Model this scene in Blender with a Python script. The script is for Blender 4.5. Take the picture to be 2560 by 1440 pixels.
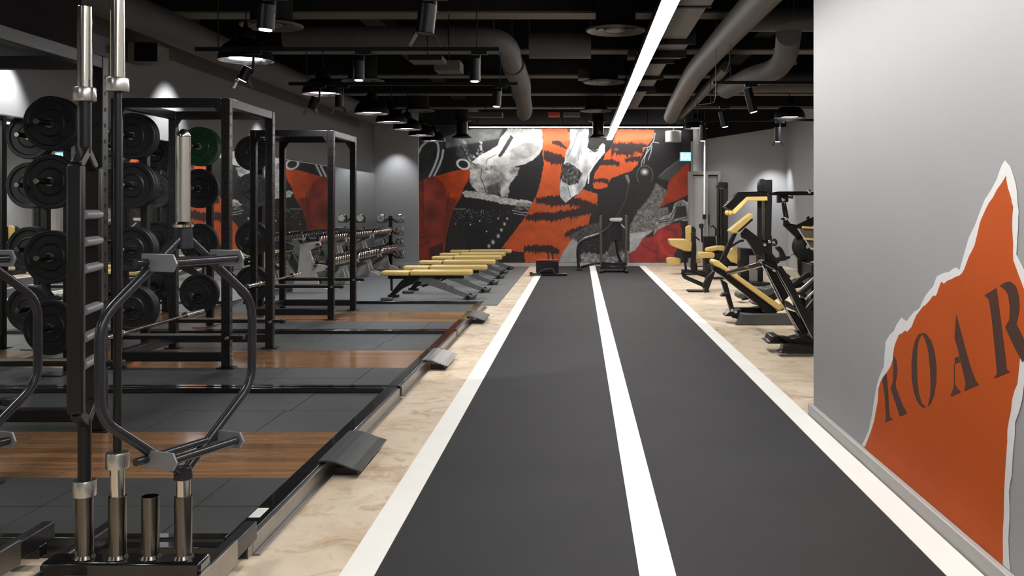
import bpy, bmesh, math, random
import numpy as np
from mathutils import Vector, Matrix
random.seed(7)
rng = np.random.RandomState(7)
for o in list(bpy.data.objects): bpy.data.objects.remove(o)
S = bpy.context.scene
COL = S.collection
PI = math.pi
F, CX, CY, CH = 2400.0, 1449.0, 515.0, 1.45      # focal length in px, vanishing point, eye height

# ------------------------------------------------------------------ camera
cam = bpy.data.cameras.new('camera'); co = bpy.data.objects.new('camera', cam); COL.objects.link(co)
cam.sensor_width = 36; cam.lens = 36 * F / 2560
cam.shift_x = -(CX - 1280) / 2560; cam.shift_y = -(720 - CY) / 2560
cam.clip_end = 100; cam.clip_start = .05
co.location = (0, 0, CH); co.rotation_euler = (PI / 2, 0, 0)
S.camera = co
# ------------------------------------------------------------------ world, exposure
w = bpy.data.worlds.new('world'); S.world = w; w.use_nodes = True
w.node_tree.nodes['Background'].inputs[0].default_value = (.9, .95, 1, 1)
w.node_tree.nodes['Background'].inputs[1].default_value = .008
S.view_settings.view_transform = 'Standard'; S.view_settings.look = 'None'
S.view_settings.exposure = 0.3; S.view_settings.gamma = 1; S.view_settings.use_curve_mapping = False
S.cycles.max_bounces = 7; S.cycles.diffuse_bounces = 3; S.cycles.glossy_bounces = 4
S.cycles.caustics_reflective = False; S.cycles.caustics_refractive = False
S.cycles.sample_clamp_indirect = 4

STRIP_L, MURAL_L, PEND_W, SPOT_W, WASH_W = 46.0, 56.0, 110.0, 90.0, 300.0

# ------------------------------------------------------------------ materials
def lin(c):
    c = c / 255.
    return c / 12.92 if c <= .04045 else ((c + .055) / 1.055) ** 2.4
def rgb(r, g, b): return (lin(r), lin(g), lin(b), 1)
MATS = {}
def mat(name, col, rough=.5, metal=0., noise=0., nscale=20., bump=0., bscale=200., emit=None, spec=.5, coat=0., aniso=None):
    m = bpy.data.materials.new(name); m.use_nodes = True
    nt = m.node_tree; b = nt.nodes['Principled BSDF']
    b.inputs['Base Color'].default_value = col; b.inputs['Roughness'].default_value = rough
    b.inputs['Metallic'].default_value = metal; b.inputs['Specular IOR Level'].default_value = spec
    b.inputs['Coat Weight'].default_value = coat
    if emit:
        b.inputs['Emission Color'].default_value = emit[0]; b.inputs['Emission Strength'].default_value = emit[1]
    tc = nt.nodes.new('ShaderNodeTexCoord')
    if noise:
        n = nt.nodes.new('ShaderNodeTexNoise'); n.inputs['Scale'].default_value = nscale; n.inputs['Detail'].default_value = 6
        nt.links.new(tc.outputs['Object'], n.inputs['Vector'])
        r = nt.nodes.new('ShaderNodeValToRGB'); r.color_ramp.elements[0].position = .3; r.color_ramp.elements[1].position = .7
        r.color_ramp.elements[0].color = tuple(c * (1 - noise) for c in col[:3]) + (1,)
        r.color_ramp.elements[1].color = tuple(min(1, c * (1 + noise)) for c in col[:3]) + (1,)
        nt.links.new(n.outputs['Fac'], r.inputs['Fac']); nt.links.new(r.outputs['Color'], b.inputs['Base Color'])
    if bump:
        n2 = nt.nodes.new('ShaderNodeTexNoise'); n2.inputs['Scale'].default_value = bscale; n2.inputs['Detail'].default_value = 3
        nt.links.new(tc.outputs['Object'], n2.inputs['Vector'])
        bp = nt.nodes.new('ShaderNodeBump'); bp.inputs['Strength'].default_value = bump; bp.inputs['Distance'].default_value = .004
        nt.links.new(n2.outputs['Fac'], bp.inputs['Height']); nt.links.new(bp.outputs['Normal'], b.inputs['Normal'])
    MATS[name] = m
    return m
M = MATS
mat('black_steel', rgb(22, 21, 22), .33, .0, .12, 8, .05, 300, spec=.35)
mat('gloss_black', rgb(17, 16, 17), .16, .0, coat=.5)
mat('gunmetal', rgb(112, 108, 102), .22, 1., .1, 6)
mat('hex_plate', rgb(128, 130, 136), .4, .3, .05, 8)  # paler than hex_steel: strip light on the grip plates put into the colour
mat('hex_steel', rgb(46, 47, 52), .24, .35, .08, 10)
mat('chrome', rgb(226, 220, 208), .13, 1.)
mat('brushed', rgb(205, 202, 198), .3, 1., .06, 40)
mat('steel_lip', rgb(150, 146, 140), .3, .9, .1, 10)
mat('rubber_black', rgb(19, 19, 20), .5, 0, .15, 12, .15, 120, spec=.3)
mat('rubber_tile', rgb(66, 67, 67), .4, 0, .12, 5, .12, 260)
mat('rubber_mat', rgb(100, 102, 103), .5, 0, .08, 3, .08, 300)
mat('track', rgb(38, 37, 39), .72, 0, .16, 1.6, .4, 420, spec=.35)
mat('lane_white', rgb(246, 244, 238), .5, 0, .02, 3)
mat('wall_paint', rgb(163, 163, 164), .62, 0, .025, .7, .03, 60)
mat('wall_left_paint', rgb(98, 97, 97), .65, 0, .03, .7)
mat('skirting', rgb(176, 174, 171), .35, 0)
mat('ceiling_dark', rgb(32, 31, 31), .8, 0, .15, 1.2, spec=.1)
mat('brown_grey', rgb(88, 83, 75), .7, 0, .1, 2)  # box and trim colour; on beam undersides it carries painted bounce light
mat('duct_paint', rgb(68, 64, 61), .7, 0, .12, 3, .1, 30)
mat('duct_foil', rgb(80, 74, 70), .6, .1, .15, 6, .3, 40)
mat('rail_black', rgb(11, 11, 12), .4, spec=.2)
mat('lamp_black', rgb(9, 9, 10), .4, 0, spec=.2)
mat('lamp_inner', rgb(220, 220, 228), .2, 1.)
mat('yellow_vinyl', rgb(206, 176, 105), .4, 0, .04, 5, .1, 500)
mat('plate_green', rgb(28, 74, 38), .3, 0, .3, 30, .1, 60)
mat('plate_grey', rgb(80, 84, 84), .45, 0, .25, 30)
mat('pale_grey', rgb(170, 168, 164), .4, 0, .03, 4)
mat('white_satin', rgb(225, 224, 222), .45)
mat('door_grey', rgb(140, 137, 134), .5, 0, .03, 3)
mat('red_paint', rgb(160, 52, 36), .4)
mat('orange_print', rgb(194, 84, 26), .6, 0, .07, 1.4, spec=.2)
mat('torn_white', rgb(240, 238, 236), .5, 0, .02, 9)
mat('letter_brown', rgb(72, 42, 34), .5)
mat('mirror', (.83, .86, .85, 1), .0, 1.)
mat('mirror_edge', rgb(150, 190, 180), .2)
mat('strip_light', (1, 1, 1, 1), .5, emit=((1, .985, .96, 1), STRIP_L))
mat('mural_light', (1, 1, 1, 1), .5, emit=((1, .98, .95, 1), MURAL_L))
mat('bulb', (1, 1, 1, 1), .5, emit=((.93, .93, 1, 1), 9.))
mat('lens', (1, 1, 1, 1), .5, emit=((1, .98, .95, 1), 16.))
mat('sign_glow', rgb(150, 215, 225), .5, emit=(rgb(150, 222, 232), .95))
mat('sign_mark', rgb(230, 245, 240), .5, emit=(rgb(225, 245, 240), 1.0))
mat('grip_dark', rgb(52, 52, 54), .6, 0, 0, 20, .5, 500)

def ramp(nt, src, stops):
    r = nt.nodes.new('ShaderNodeValToRGB'); cr = r.color_ramp
    while len(cr.elements) < len(stops): cr.elements.new(.5)
    for e, (p, c) in zip(cr.elements, stops): e.position = p; e.color = c
    nt.links.new(src, r.inputs['Fac']); return r
def concrete():
    m = bpy.data.materials.new('concrete'); m.use_nodes = True; MATS['concrete'] = m
    nt = m.node_tree; b = nt.nodes['Principled BSDF']; tc = nt.nodes.new('ShaderNodeTexCoord')
    n = nt.nodes.new('ShaderNodeTexNoise'); n.inputs['Scale'].default_value = 1.7; n.inputs['Detail'].default_value = 8; n.inputs['Roughness'].default_value = .62; n.inputs['Distortion'].default_value = .6
    nt.links.new(tc.outputs['Object'], n.inputs['Vector'])
    r1 = ramp(nt, n.outputs['Fac'], [(.25, rgb(190, 166, 138)), (.45, rgb(216, 197, 172)), (.62, rgb(228, 211, 188)), (.8, rgb(236, 224, 206))])
    n2 = nt.nodes.new('ShaderNodeTexNoise'); n2.inputs['Scale'].default_value = 4.3; n2.inputs['Detail'].default_value = 10; n2.inputs['Roughness'].default_value = .7; n2.inputs['Distortion'].default_value = 1.2
    nt.links.new(tc.outputs['Object'], n2.inputs['Vector'])
    r2 = ramp(nt, n2.outputs['Fac'], [(.50, (0, 0, 0, 1)), (.70, (1, 1, 1, 1))])
    mx = nt.nodes.new('ShaderNodeMix'); mx.data_type = 'RGBA'
    nt.links.new(r2.outputs['Color'], mx.inputs['Factor']); nt.links.new(r1.outputs['Color'], mx.inputs['A']); mx.inputs['B'].default_value = rgb(172, 138, 100)
    nt.links.new(mx.outputs['Result'], b.inputs['Base Color'])
    b.inputs['Roughness'].default_value = .42
concrete()
def wood():
    m = bpy.data.materials.new('oak'); m.use_nodes = True; MATS['oak'] = m
    nt = m.node_tree; b = nt.nodes['Principled BSDF']; tc = nt.nodes.new('ShaderNodeTexCoord'); oi = nt.nodes.new('ShaderNodeObjectInfo')
    mp = nt.nodes.new('ShaderNodeMapping'); mp.inputs['Scale'].default_value = (.8, 14, 14); nt.links.new(tc.outputs['Object'], mp.inputs['Vector'])
    ad = nt.nodes.new('ShaderNodeVectorMath'); nt.links.new(mp.outputs['Vector'], ad.inputs[0]); nt.links.new(oi.outputs['Random'], ad.inputs[1])
    n = nt.nodes.new('ShaderNodeTexNoise'); n.inputs['Scale'].default_value = 2.2; n.inputs['Detail'].default_value = 8; n.inputs['Distortion'].default_value = .8
    nt.links.new(ad.outputs['Vector'], n.inputs['Vector'])
    r1 = ramp(nt, n.outputs['Fac'], [(.25, rgb(116, 82, 54)), (.5, rgb(152, 110, 74)), (.75, rgb(178, 134, 94))])
    hs = nt.nodes.new('ShaderNodeHueSaturation'); mr = nt.nodes.new('ShaderNodeMapRange')
    mr.inputs['To Min'].default_value = .72; mr.inputs['To Max'].default_value = 1.15
    nt.links.new(oi.outputs['Random'], mr.inputs['Value']); nt.links.new(mr.outputs['Result'], hs.inputs['Value'])
    nt.links.new(r1.outputs['Color'], hs.inputs['Color']); nt.links.new(hs.outputs['Color'], b.inputs['Base Color'])
    b.inputs['Roughness'].default_value = .2; b.inputs['Coat Weight'].default_value = .35; b.inputs['Coat Roughness'].default_value = .08
wood()
def attr_mat():
    m = bpy.data.materials.new('mural_print'); m.use_nodes = True; MATS['mural_print'] = m
    nt = m.node_tree; b = nt.nodes['Principled BSDF']; a = nt.nodes.new('ShaderNodeAttribute'); a.attribute_name = 'print'
    nt.links.new(a.outputs['Color'], b.inputs['Base Color']); b.inputs['Roughness'].default_value = .6
attr_mat()

# ------------------------------------------------------------------ mesh helpers
def wloc(o):
    v = Vector((0, 0, 0))
    while o is not None: v += o.location; o = o.parent
    return v
class MB:
    def __init__(s): s.v = []; s.f = []
    def add(s, vs, fs):
        n = len(s.v); s.v += [tuple(p) for p in vs]; s.f += [tuple(i + n for i in f) for f in fs]; return s
    def box(s, x0, x1, y0, y1, z0, z1):
        return s.add([(x, y, z) for z in (z0, z1) for y in (y0, y1) for x in (x0, x1)],
                     [(0, 2, 3, 1), (4, 5, 7, 6), (0, 1, 5, 4), (2, 6, 7, 3), (0, 4, 6, 2), (1, 3, 7, 5)])
    def beam(s, p0, p1, wd, ht, up=(0, 0, 1)):
        p0 = Vector(p0); p1 = Vector(p1); d = (p1 - p0).normalized(); u = Vector(up)
        if abs(d.dot(u)) > .98: u = Vector((0, 1, 0))
        a = d.cross(u).normalized() * wd / 2; b = a.cross(d).normalized() * ht / 2
        vs = [p + i * a + j * b for p in (p0, p1) for i, j in ((-1, -1), (1, -1), (1, 1), (-1, 1))]
        return s.add(vs, [(0, 1, 2, 3), (7, 6, 5, 4), (0, 4, 5, 1), (1, 5, 6, 2), (2, 6, 7, 3), (3, 7, 4, 0)])
    def cyl(s, p0, p1, r0, r1=None, seg=18, caps=True):
        r1 = r0 if r1 is None else r1
        p0 = Vector(p0); p1 = Vector(p1); d = (p1 - p0).normalized()
        u = Vector((0, 0, 1)) if abs(d.z) < .9 else Vector((1, 0, 0))
        a = d.cross(u).normalized(); b = d.cross(a)
        vs = []
        for p, r in ((p0, r0), (p1, r1)):
            for k in range(seg):
                t = 2 * PI * k / seg; vs.append(p + (a * math.cos(t) + b * math.sin(t)) * r)
        fs = [(k, (k + 1) % seg, seg + (k + 1) % seg, seg + k) for k in range(seg)]
        if caps: fs += [tuple(range(seg))[::-1], tuple(range(seg, 2 * seg))]
        return s.add(vs, fs)
    def pipe(s, p0, p1, r, ri, seg=20):      # open tube with a wall
        p0 = Vector(p0); p1 = Vector(p1); d = (p1 - p0)
        return s.lathe([(ri, 0), (r, 0), (r, d.length), (ri, d.length), (ri, 0)], p0, d.normalized(), seg)
    def lathe(s, prof, o, axis=(0, 0, 1), seg=24):
        o = Vector(o); d = Vector(axis).normalized()
        u = Vector((0, 0, 1)) if abs(d.z) < .9 else Vector((1, 0, 0))
        a = d.cross(u).normalized(); b = d.cross(a); vs = []; fs = []
        for r, h in prof:
            for k in range(seg):
                t = 2 * PI * k / seg; vs.append(o + d * h + (a * math.cos(t) + b * math.sin(t)) * max(r, 1e-4))
        for i in range(len(prof) - 1):
            for k in range(seg):
                fs.append((i * seg + k, i * seg + (k + 1) % seg, (i + 1) * seg + (k + 1) % seg, (i + 1) * seg + k))
        return s.add(vs, fs)
    def tube(s, pts, r, seg=12, rnd=0.0, sub=5):
        P_ = [Vector(p) for p in pts]
        if rnd > 0 and len(P_) > 2:          # round the corners
            Q = [P_[0]]
            for i in range(1, len(P_) - 1):
                a, c, b = P_[i - 1], P_[i], P_[i + 1]
                da = min(rnd, (a - c).length * .45); db = min(rnd, (b - c).length * .45)
                s0 = c + (a - c).normalized() * da; s1 = c + (b - c).normalized() * db
                for k in range(sub + 1):
                    t = k / sub; Q.append(s0 * (1 - t) ** 2 + c * 2 * t * (1 - t) + s1 * t * t)
            Q.append(P_[-1]); P_ = Q
        rs = r if isinstance(r, (list, tuple)) else None
        n = len(P_); vs = []; fs = []; ref = None
        for i, p in enumerate(P_):
            t = (P_[min(i + 1, n - 1)] - P_[max(i - 1, 0)]).normalized()
            if ref is None:
                ref = Vector((0, 0, 1)) if abs(t.z) < .9 else Vector((0, 1, 0))
            a = t.cross(ref)
            if a.length < 1e-3: a = t.cross(Vector((1, 0, 0)))
            a.normalize(); b = a.cross(t).normalized(); ref = b
            rr = rs[i] if rs and i < len(rs) else (r if not rs else rs[-1])
            for k in range(seg):
                q = 2 * PI * k / seg; vs.append(p + (a * math.cos(q) + b * math.sin(q)) * rr)
        for i in range(n - 1):
            for k in range(seg):
                fs.append((i * seg + k, i * seg + (k + 1) % seg, (i + 1) * seg + (k + 1) % seg, (i + 1) * seg + k))
        fs += [tuple(range(seg))[::-1], tuple(range((n - 1) * seg, n * seg))]
        return s.add(vs, fs)
    def prism(s, poly, vec):
        n = len(poly); v = Vector(vec); vs = [Vector(p) for p in poly] + [Vector(p) + v for p in poly]
        return s.add(vs, [tuple(range(n))[::-1], tuple(range(n, 2 * n))] + [(k, (k + 1) % n, n + (k + 1) % n, n + k) for k in range(n)])
    def ball(s, c, rx, ry=None, rz=None, seg=14, rings=8):
        ry = ry or rx; rz = rz or rx; vs = []; fs = []
        for i in range(rings + 1):
            t = PI * i / rings
            for k in range(seg):
                q = 2 * PI * k / seg
                vs.append((c[0] + rx * max(math.sin(t), .001) * math.cos(q), c[1] + ry * max(math.sin(t), .001) * math.sin(q), c[2] + rz * math.cos(t)))
        for i in range(rings):
            for k in range(seg): fs.append((i * seg + k, i * seg + (k + 1) % seg, (i + 1) * seg + (k + 1) % seg, (i + 1) * seg + k))
        return s.add(vs, fs)
    def build(s, name, m, parent=None, bev=0.0, kind=None, label=None, segs=2, ang=38):
        off = wloc(parent) if parent is not None else Vector((0, 0, 0))
        me = bpy.data.meshes.new(name)
        me.from_pydata([(Vector(p) - off)[:] for p in s.v], [], s.f)
        bm = bmesh.new(); bm.from_mesh(me); bmesh.ops.remove_doubles(bm, verts=bm.verts, dist=1e-5)
        bmesh.ops.recalc_face_normals(bm, faces=bm.faces); bm.to_mesh(me); bm.free()
        me.materials.append(MATS[m]); me.shade_smooth(); me.set_sharp_from_angle(angle=math.radians(ang))
        o = bpy.data.objects.new(name, me); COL.objects.link(o)
        if parent is not None: o.parent = parent
        if bev:
            md = o.modifiers.new('bevel', 'BEVEL'); md.width = bev; md.segments = segs; md.limit_method = 'ANGLE'; md.angle_limit = math.radians(40)
        if kind: o['kind'] = kind
        if label: o['label'] = label
        return o
def thing(name, label, cat, loc=(0, 0, 0), group=None):
    o = bpy.data.objects.new(name, None); COL.objects.link(o); o.location = loc; o.empty_display_size = .1
    o['label'] = label; o['category'] = cat
    if group: o['group'] = group
    return o
def tag(o, label, cat, group=None):
    o['label'] = label; o['category'] = cat
    if group: o['group'] = group
    return o
def copy_tree(o, parent=None):
    c = o.copy(); COL.objects.link(c); c.parent = parent
    for ch in list(o.children): copy_tree(ch, c)
    return c
def P(x, y, Y): return Vector(((x - CX) * Y / F, Y, CH - (y - CY) * Y / F))
def XZ(x, y, Y):
    p = P(x, y, Y); return p
def slab(mb, pts, Y, d):                 # a side profile measured at depth Y, extruded along Y by d
    return mb.prism([P(x, y, Y) for x, y in pts], (0, d, 0))
def struct(mb, name, m, parent=None, bev=0): return mb.build(name, m, parent, bev, kind='structure')

# ================================================================== ROOM
YB, XL, XR, YN = 23.08, -4.9, 4.96, -3.0
HC = 4.0
struct(MB().box(XL - .2, XR + .2, YN - .2, YB + .3, -.2, 0), 'floor', 'concrete')
ceil = struct(MB().box(XL - .2, XR + .2, YN - .2, YB + .3, HC, HC + .2), 'ceiling', 'ceiling_dark')
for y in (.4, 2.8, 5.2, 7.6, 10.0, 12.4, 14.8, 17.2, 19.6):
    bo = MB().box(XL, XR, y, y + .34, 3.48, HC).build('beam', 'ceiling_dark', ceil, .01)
    MB().box(XL + .01, XR - .01, y + .005, y + .335, 3.46, 3.4799).build('lit_underside', 'brown_grey' if y in (10.0, 12.4) else 'duct_paint', bo)  # added underside slab: bounce light from below painted in as a lighter colour
for x in (-2.45, 2.35):
    MB().box(x - .12, x + .12, YN, YB, 3.62, HC - .001).build('beam', 'ceiling_dark', ceil)
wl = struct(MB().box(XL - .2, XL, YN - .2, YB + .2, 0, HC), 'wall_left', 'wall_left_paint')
struct(MB().box(XL, XR, YB, YB + .2, 0, HC), 'wall_back', 'wall_paint')
struct(MB().box(XL, 1.6, YN - .2, YN, 0, HC), 'wall_front', 'wall_paint')
struct(MB().box(XR, XR + .2, 6.6, YB, 0, HC), 'wall_far_right', 'wall_paint')
struct(MB().box(1.615, XR + .2, YN - .2, 6.63, 0, HC), 'wall_right', 'wall_paint', bev=.004)
pier = struct(MB().box(-4.9, -3.86, YB - .14, YB, 0, 3.7), 'trim_1', 'wall_paint')
struct(MB().box(1.582, 1.615, YN, 6.66, 0, .082), 'baseboard_right', 'skirting', bev=.006)
struct(MB().box(-3.86, 2.67, YB - .03, YB, 0, .085), 'baseboard_back', 'skirting')
struct(MB().box(2.66, XR, YB - .02, YB, 0, .085), 'baseboard_back_right', 'skirting')
struct(MB().box(XL, -3.86, YB - .17, YB - .14, 0, .085), 'baseboard_pier', 'skirting')
struct(MB().box(XL, -4.15, YN, 8.0, 2.68, HC), 'trim_2', 'ceiling_dark')
struct(MB().box(-4.155, -4.148, YN, 8.0, 2.672, 2.679), 'trim_3', 'pale_grey')
struct(MB().box(XL, 2.67, YB - .05, YB, 3.385, HC), 'trim_6', 'ceiling_dark')
struct(MB().prism([(2.67, YB - .05, 3.0), (XR, YB - .05, 3.36), (XR, YB - .05, HC), (2.67, YB - .05, HC)], (0, .05, 0)), 'trim_7', 'ceiling_dark')
struct(MB().box(1.45, 5.1, 4.8, 6.8, 3.62, 3.9), 'trim_4', 'brown_grey')
# curved white column left of the door and side return
struct(MB().cyl((2.84, YB - .14, 2.27), (2.84, YB - .14, 3.5), .13, seg=32), 'trim_5', 'wall_paint')
# door in the back wall
yd = YB - .36
d1 = struct(MB().box(2.60, 3.34, yd, YB, 2.19, 2.27).box(2.60, 2.68, yd, YB, 0, 2.19).box(3.27, 3.34, yd, YB, 0, 2.19).box(2.98, 3.04, yd, YB, 0, 2.19), 'door_1', 'door_grey')
MB().box(2.69, 2.975, yd + .1, yd + .14, .02, 2.17).build('door_leaf', 'pale_grey', d1, .004)
MB().box(3.045, 3.265, yd + .1, yd + .14, .02, 2.17).build('door_leaf', 'door_grey', d1, .004)
MB().box(3.06, 3.08, yd + .04, yd + .1, 1.0, 1.25).build('door_handle', 'black_steel', d1)
# bigger far right pier: darker return seen past the machines
# mirror on the left wall
mt = thing('wall_mirror', 'long frameless mirror covering the left wall behind the racks', 'mirror', (XL + .03, 12, .12))
ys = [YN + .1, 1.6, 4.0, 6.4, 8.8, 11.2, 13.6, 16.0, 18.4, 20.8, YB - .2]
for a, b in zip(ys, ys[1:]):
    MB().box(XL + .002, XL + .05, a + .001, b - .001, .12, 2.21).build('mirror_pane', 'mirror', mt)
MB().box(XL + .002, XL + .056, ys[0], ys[-1], 2.211, 2.222).build('top_trim', 'brushed', mt)

# running track
tr = thing('running_track', 'black rubber sprint track with two lanes running to the mural', 'track', (.3, 10, 0))
MB().box(-.80, 1.43, YN + .01, YB - .04, .001, .010).build('track_surface', 'track', tr)
for a, b in ((-.936, -.80), (.233, .376), (1.428, 1.573)):
    MB().box(a, b, YN + .01, YB - .04, .002, .0125).build('lane_line', 'lane_white', tr, label='white painted lane line')
# rubber mat in free weights area
mtt = thing('rubber_mat', 'grey rubber floor mat under the row of benches', 'mat', (-3, 18, 0))
MB().box(XL + .06, -1.2, 13.98, YB - .18, .001, .012).build('mat_surface', 'rubber_mat', mtt)

# ------------------------------------------------------------------ wall graphic (right wall)
WX = 1.613
def W(x, y, off=0.0):
    k = (x - CX) / WX; return Vector((WX - off, F / k, CH - (y - CY) / k))
z2 = lambda L: [(2140 + a / 3.4286, 700 + b / 3.4286) for a, b in L]
white = [(2152,1124),(2154.6,1117),(2163,1097),(2172,1076),(2180,1040),(2186.7,994.6),(2193,960),(2199.8,939),(2210,916),(2212,885),(2214.4,854.6),(2224.6,837),(2234.8,828),(2242,811),(2253.7,794),(2261,799),(2266.9,803.5),(2273,795),(2285.8,778.8),(2292,776),(2300,770),(2306.8,753),(2315,738),(2326.7,723),(2333,717),(2338,703),(2342.7,690.6),(2352,686),(2361.7,681.9),(2373,680),(2383,672),(2392,668.8),(2396,673),(2399.6,674.6),(2411,633.8),(2423,593),(2437.5,563.8),(2452,525.8),(2462,499.6),(2471,486),(2481,470),(2493,447),(2501.7,420.8),(2507,410),(2512.7,401.3),(2518,408),(2525,415),(2535,444),(2540,463),(2542.5,482),(2544,510),(2547,528),(2545.4,545),(2545.5,569.6),(2543,600),(2541,636.7),(2550,655),(2560,674.6),(2572,694),(2590,720),(2604,770),(2600,830),(2588,880),(2572,920),(2560,962.5),(2555.6,1000),(2548,1029.6),(2538,1055.8),(2537,1092),(2532.5,1130),(2531,1160),(2530,1187),(2525,1210),(2522.5,1230),(2524,1270),(2523.7,1300),(2522,1325),(2521,1350),(2523,1400),(2526,1450)]
orange = [(2158,1124),(2163,1117),(2170,1100),(2178,1079),(2186.7,1050),(2192,1020),(2195.4,1000),(2196.9,971),(2202,955),(2208.5,942),(2217,931.9),(2227.5,915.8),(2233,898),(2234,885),(2236,869),(2240.6,854.6),(2248,837),(2256,833),(2264,826),(2268,829.8),(2280,816.7),(2286,801),(2291.7,788),(2300,777),(2309,765),(2314,763),(2320.8,756),(2327,748),(2334,738.7),(2339,740),(2342.7,735.8),(2348.5,718),(2354,705),(2357,706),(2360,709.6),(2369,702),(2379,698),(2390,692),(2399.6,688.6),(2405,684),(2411,674.6),(2424,639.6),(2431,627),(2437.5,613),(2444.8,584),(2449,564),(2453.5,549),(2466.7,520),(2474,506),(2482.7,495),(2494,473),(2504.6,458.7),(2511,448),(2516,439.8),(2517,452),(2520.6,470),(2529,496.7),(2530,506),(2533.7,517),(2532,535),(2530.8,560.8),(2532,585),(2533.7,610),(2533,630),(2534,651),(2548,689),(2560,719.8),(2574,765),(2578,810),(2568,845),(2556,868),(2552.7,875),(2549.8,904),(2544,959.6),(2537,975),(2530.8,997.5),(2528,1026.7),(2523,1050),(2519,1076),(2518.7,1105),(2515,1155),(2513,1190),(2511,1230),(2510,1292.5),(2508,1320),(2507.5,1350),(2508,1390),(2507.5,1432)]
wg = thing('wall_graphic', 'torn paper graphic with white edges and orange field reading ROAR on the right wall', 'wall graphic', (WX, 4.3, .09))
def plate(pts, off, th, name, m, par):
    poly = [W(x, y, off) for x, y in pts]
    poly = [Vector((p.x, p.y, max(p.z, .0835))) for p in poly]
    return MB().prism(poly, (-th, 0, 0)).build(name, m, par)
plate(white, 0, .001, 'torn_edge', 'torn_white', wg)
plate(orange, .001, .001, 'orange_field', 'orange_print', wg)
LT = [
 [[(228,850),(265,798),(280,960),(290,1150),(300,1180),(320,1192),(252,1220),(262,1180),(250,1000)],
  [(324,640),(350,690),(360,780),(345,870),(345,915),(400,1060),(443,1142),(380,1170),(355,1090),(300,930),(312,900),(322,860),(324,760)]],
 [[(575,455),(540,468),(510,520),(490,610),(480,720),(482,850),(500,960),(530,1040),(565,1085),(600,1095),(598,1080),(570,1060),(545,980),(530,860),(526,720),(528,600),(540,520),(560,475)],
  [(560,458),(585,455),(610,465),(650,520),(680,620),(695,740),(692,880),(675,980),(650,1050),(620,1085),(622,1070),(640,1000),(645,900),(640,760),(625,620),(600,520),(580,475)]],
 [[(865,292),(920,500),(980,720),(1030,860),(1060,895),(935,948),(945,880),(905,710),(880,600),(850,500),(857,380)],
  [(852,670),(884,655),(899,700),(852,715)], [(848,880),(870,920),(903,960),(812,998),(840,930)], [(845,720),(851,720),(852,885),(846,885)]],
 [[(1107,130),(1210,68),(1245,330),(1285,640),(1298,768),(1328,785),(1188,842),(1215,800),(1200,640),(1170,340),(1145,170)],
  [(1237,50),(1290,18),(1330,14),(1375,50),(1400,130),(1408,230),(1395,320),(1380,375),(1432,480),(1500,640),(1430,700),(1350,550),(1285,405),(1320,340),(1325,240),(1310,130),(1280,80)]]]
for polys in LT:
    mb = MB()
    for pl in polys: mb.prism([W(x, y, .002) for x, y in z2(pl)], (-.001, 0, 0))
    mb.build('letter', 'letter_brown', wg)

# ------------------------------------------------------------------ mural (printed picture on the back wall)
NX, NY = 600, 292
px = np.linspace(1045, 1727, NX)[None, :].repeat(NY, 0); py = np.linspace(321, 656, NY)[:, None].repeat(NX, 1)
def vnoise(fx, fy, seed):
    r = np.random.RandomState(seed); g = r.rand(80, 80)
    x = px * fx + seed * 3.1; y = py * fy + seed * 1.7
    xi = np.floor(x).astype(int); yi = np.floor(y).astype(int); u = x - xi; v = y - yi
    u = u * u * (3 - 2 * u); v = v * v * (3 - 2 * v)
    q = lambda a, b: g[a % 80, b % 80]
    return (q(yi, xi) * (1 - u) + q(yi, xi + 1) * u) * (1 - v) + (q(yi + 1, xi) * (1 - u) + q(yi + 1, xi + 1) * u) * v
def fbm(f, seed, asp=1.0): return sum(vnoise(f * 2 ** k * asp, f * 2 ** k, seed + k) / 2 ** (k + 1) for k in range(4)) / .9375
def blur(m, n):
    for _ in range(n):
        m = np.pad(m, 1, mode='edge'); m = (m[:-2, 1:-1] + m[2:, 1:-1] + m[1:-1, :-2] + m[1:-1, 2:] + 2 * m[1:-1, 1:-1]) / 6
    return m
IMG = np.zeros((NY, NX, 3)); IMG[:] = (25, 24, 26)
A = lambda L: [(1020 + a / 3.79, 300 + b / 3.79) for a, b in L]
B = lambda L: [(1380 + a / 3.79, 300 + b / 3.79) for a, b in L]
def inside(pts, jx=0, jy=0, f=.12, seed=3):
    X = px + (fbm(f, seed) - .5) * jx; Y = py + (fbm(f, seed + 9, 3.0) - .5) * jy
    c = np.zeros(px.shape, bool); n = len(pts)
    for i in range(n):
        x0, y0 = pts[i]; x1, y1 = pts[(i + 1) % n]
        if y0 == y1: continue
        c ^= ((y0 > Y) != (y1 > Y)) & (X < (x1 - x0) * (Y - y0) / (y1 - y0) + x0)
    return c.astype(float)
def put(mask, col, tex=None):
    c = np.array(col, float)[None, None, :] * (np.ones(px.shape) if tex is None else tex)[:, :, None]
    IMG[:] = IMG * (1 - mask[:, :, None]) + c * mask[:, :, None]
def stroke(pts, wd, col, soft=1, op=1., jit=0):
    X = px + (fbm(.1, 21) - .5) * jit; Y = py + (fbm(.1, 31) - .5) * jit
    d = np.full(px.shape, 1e9)
    for (x0, y0), (x1, y1) in zip(pts, pts[1:]):
        L = (x1 - x0) ** 2 + (y1 - y0) ** 2 + 1e-6; t = np.clip(((X - x0) * (x1 - x0) + (Y - y0) * (y1 - y0)) / L, 0, 1)
        d = np.minimum(d, np.hypot(X - x0 - t * (x1 - x0), Y - y0 - t * (y1 - y0)))
    put(np.clip((wd / 2 - d) / soft + .5, 0, 1) * op, col)
def blob(x, y, rx, ry, col, soft=.5, op=1.):
    d = np.hypot((px - x) / rx, (py - y) / ry); put(np.clip((1 - d) / soft, 0, 1) * op, col)
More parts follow.
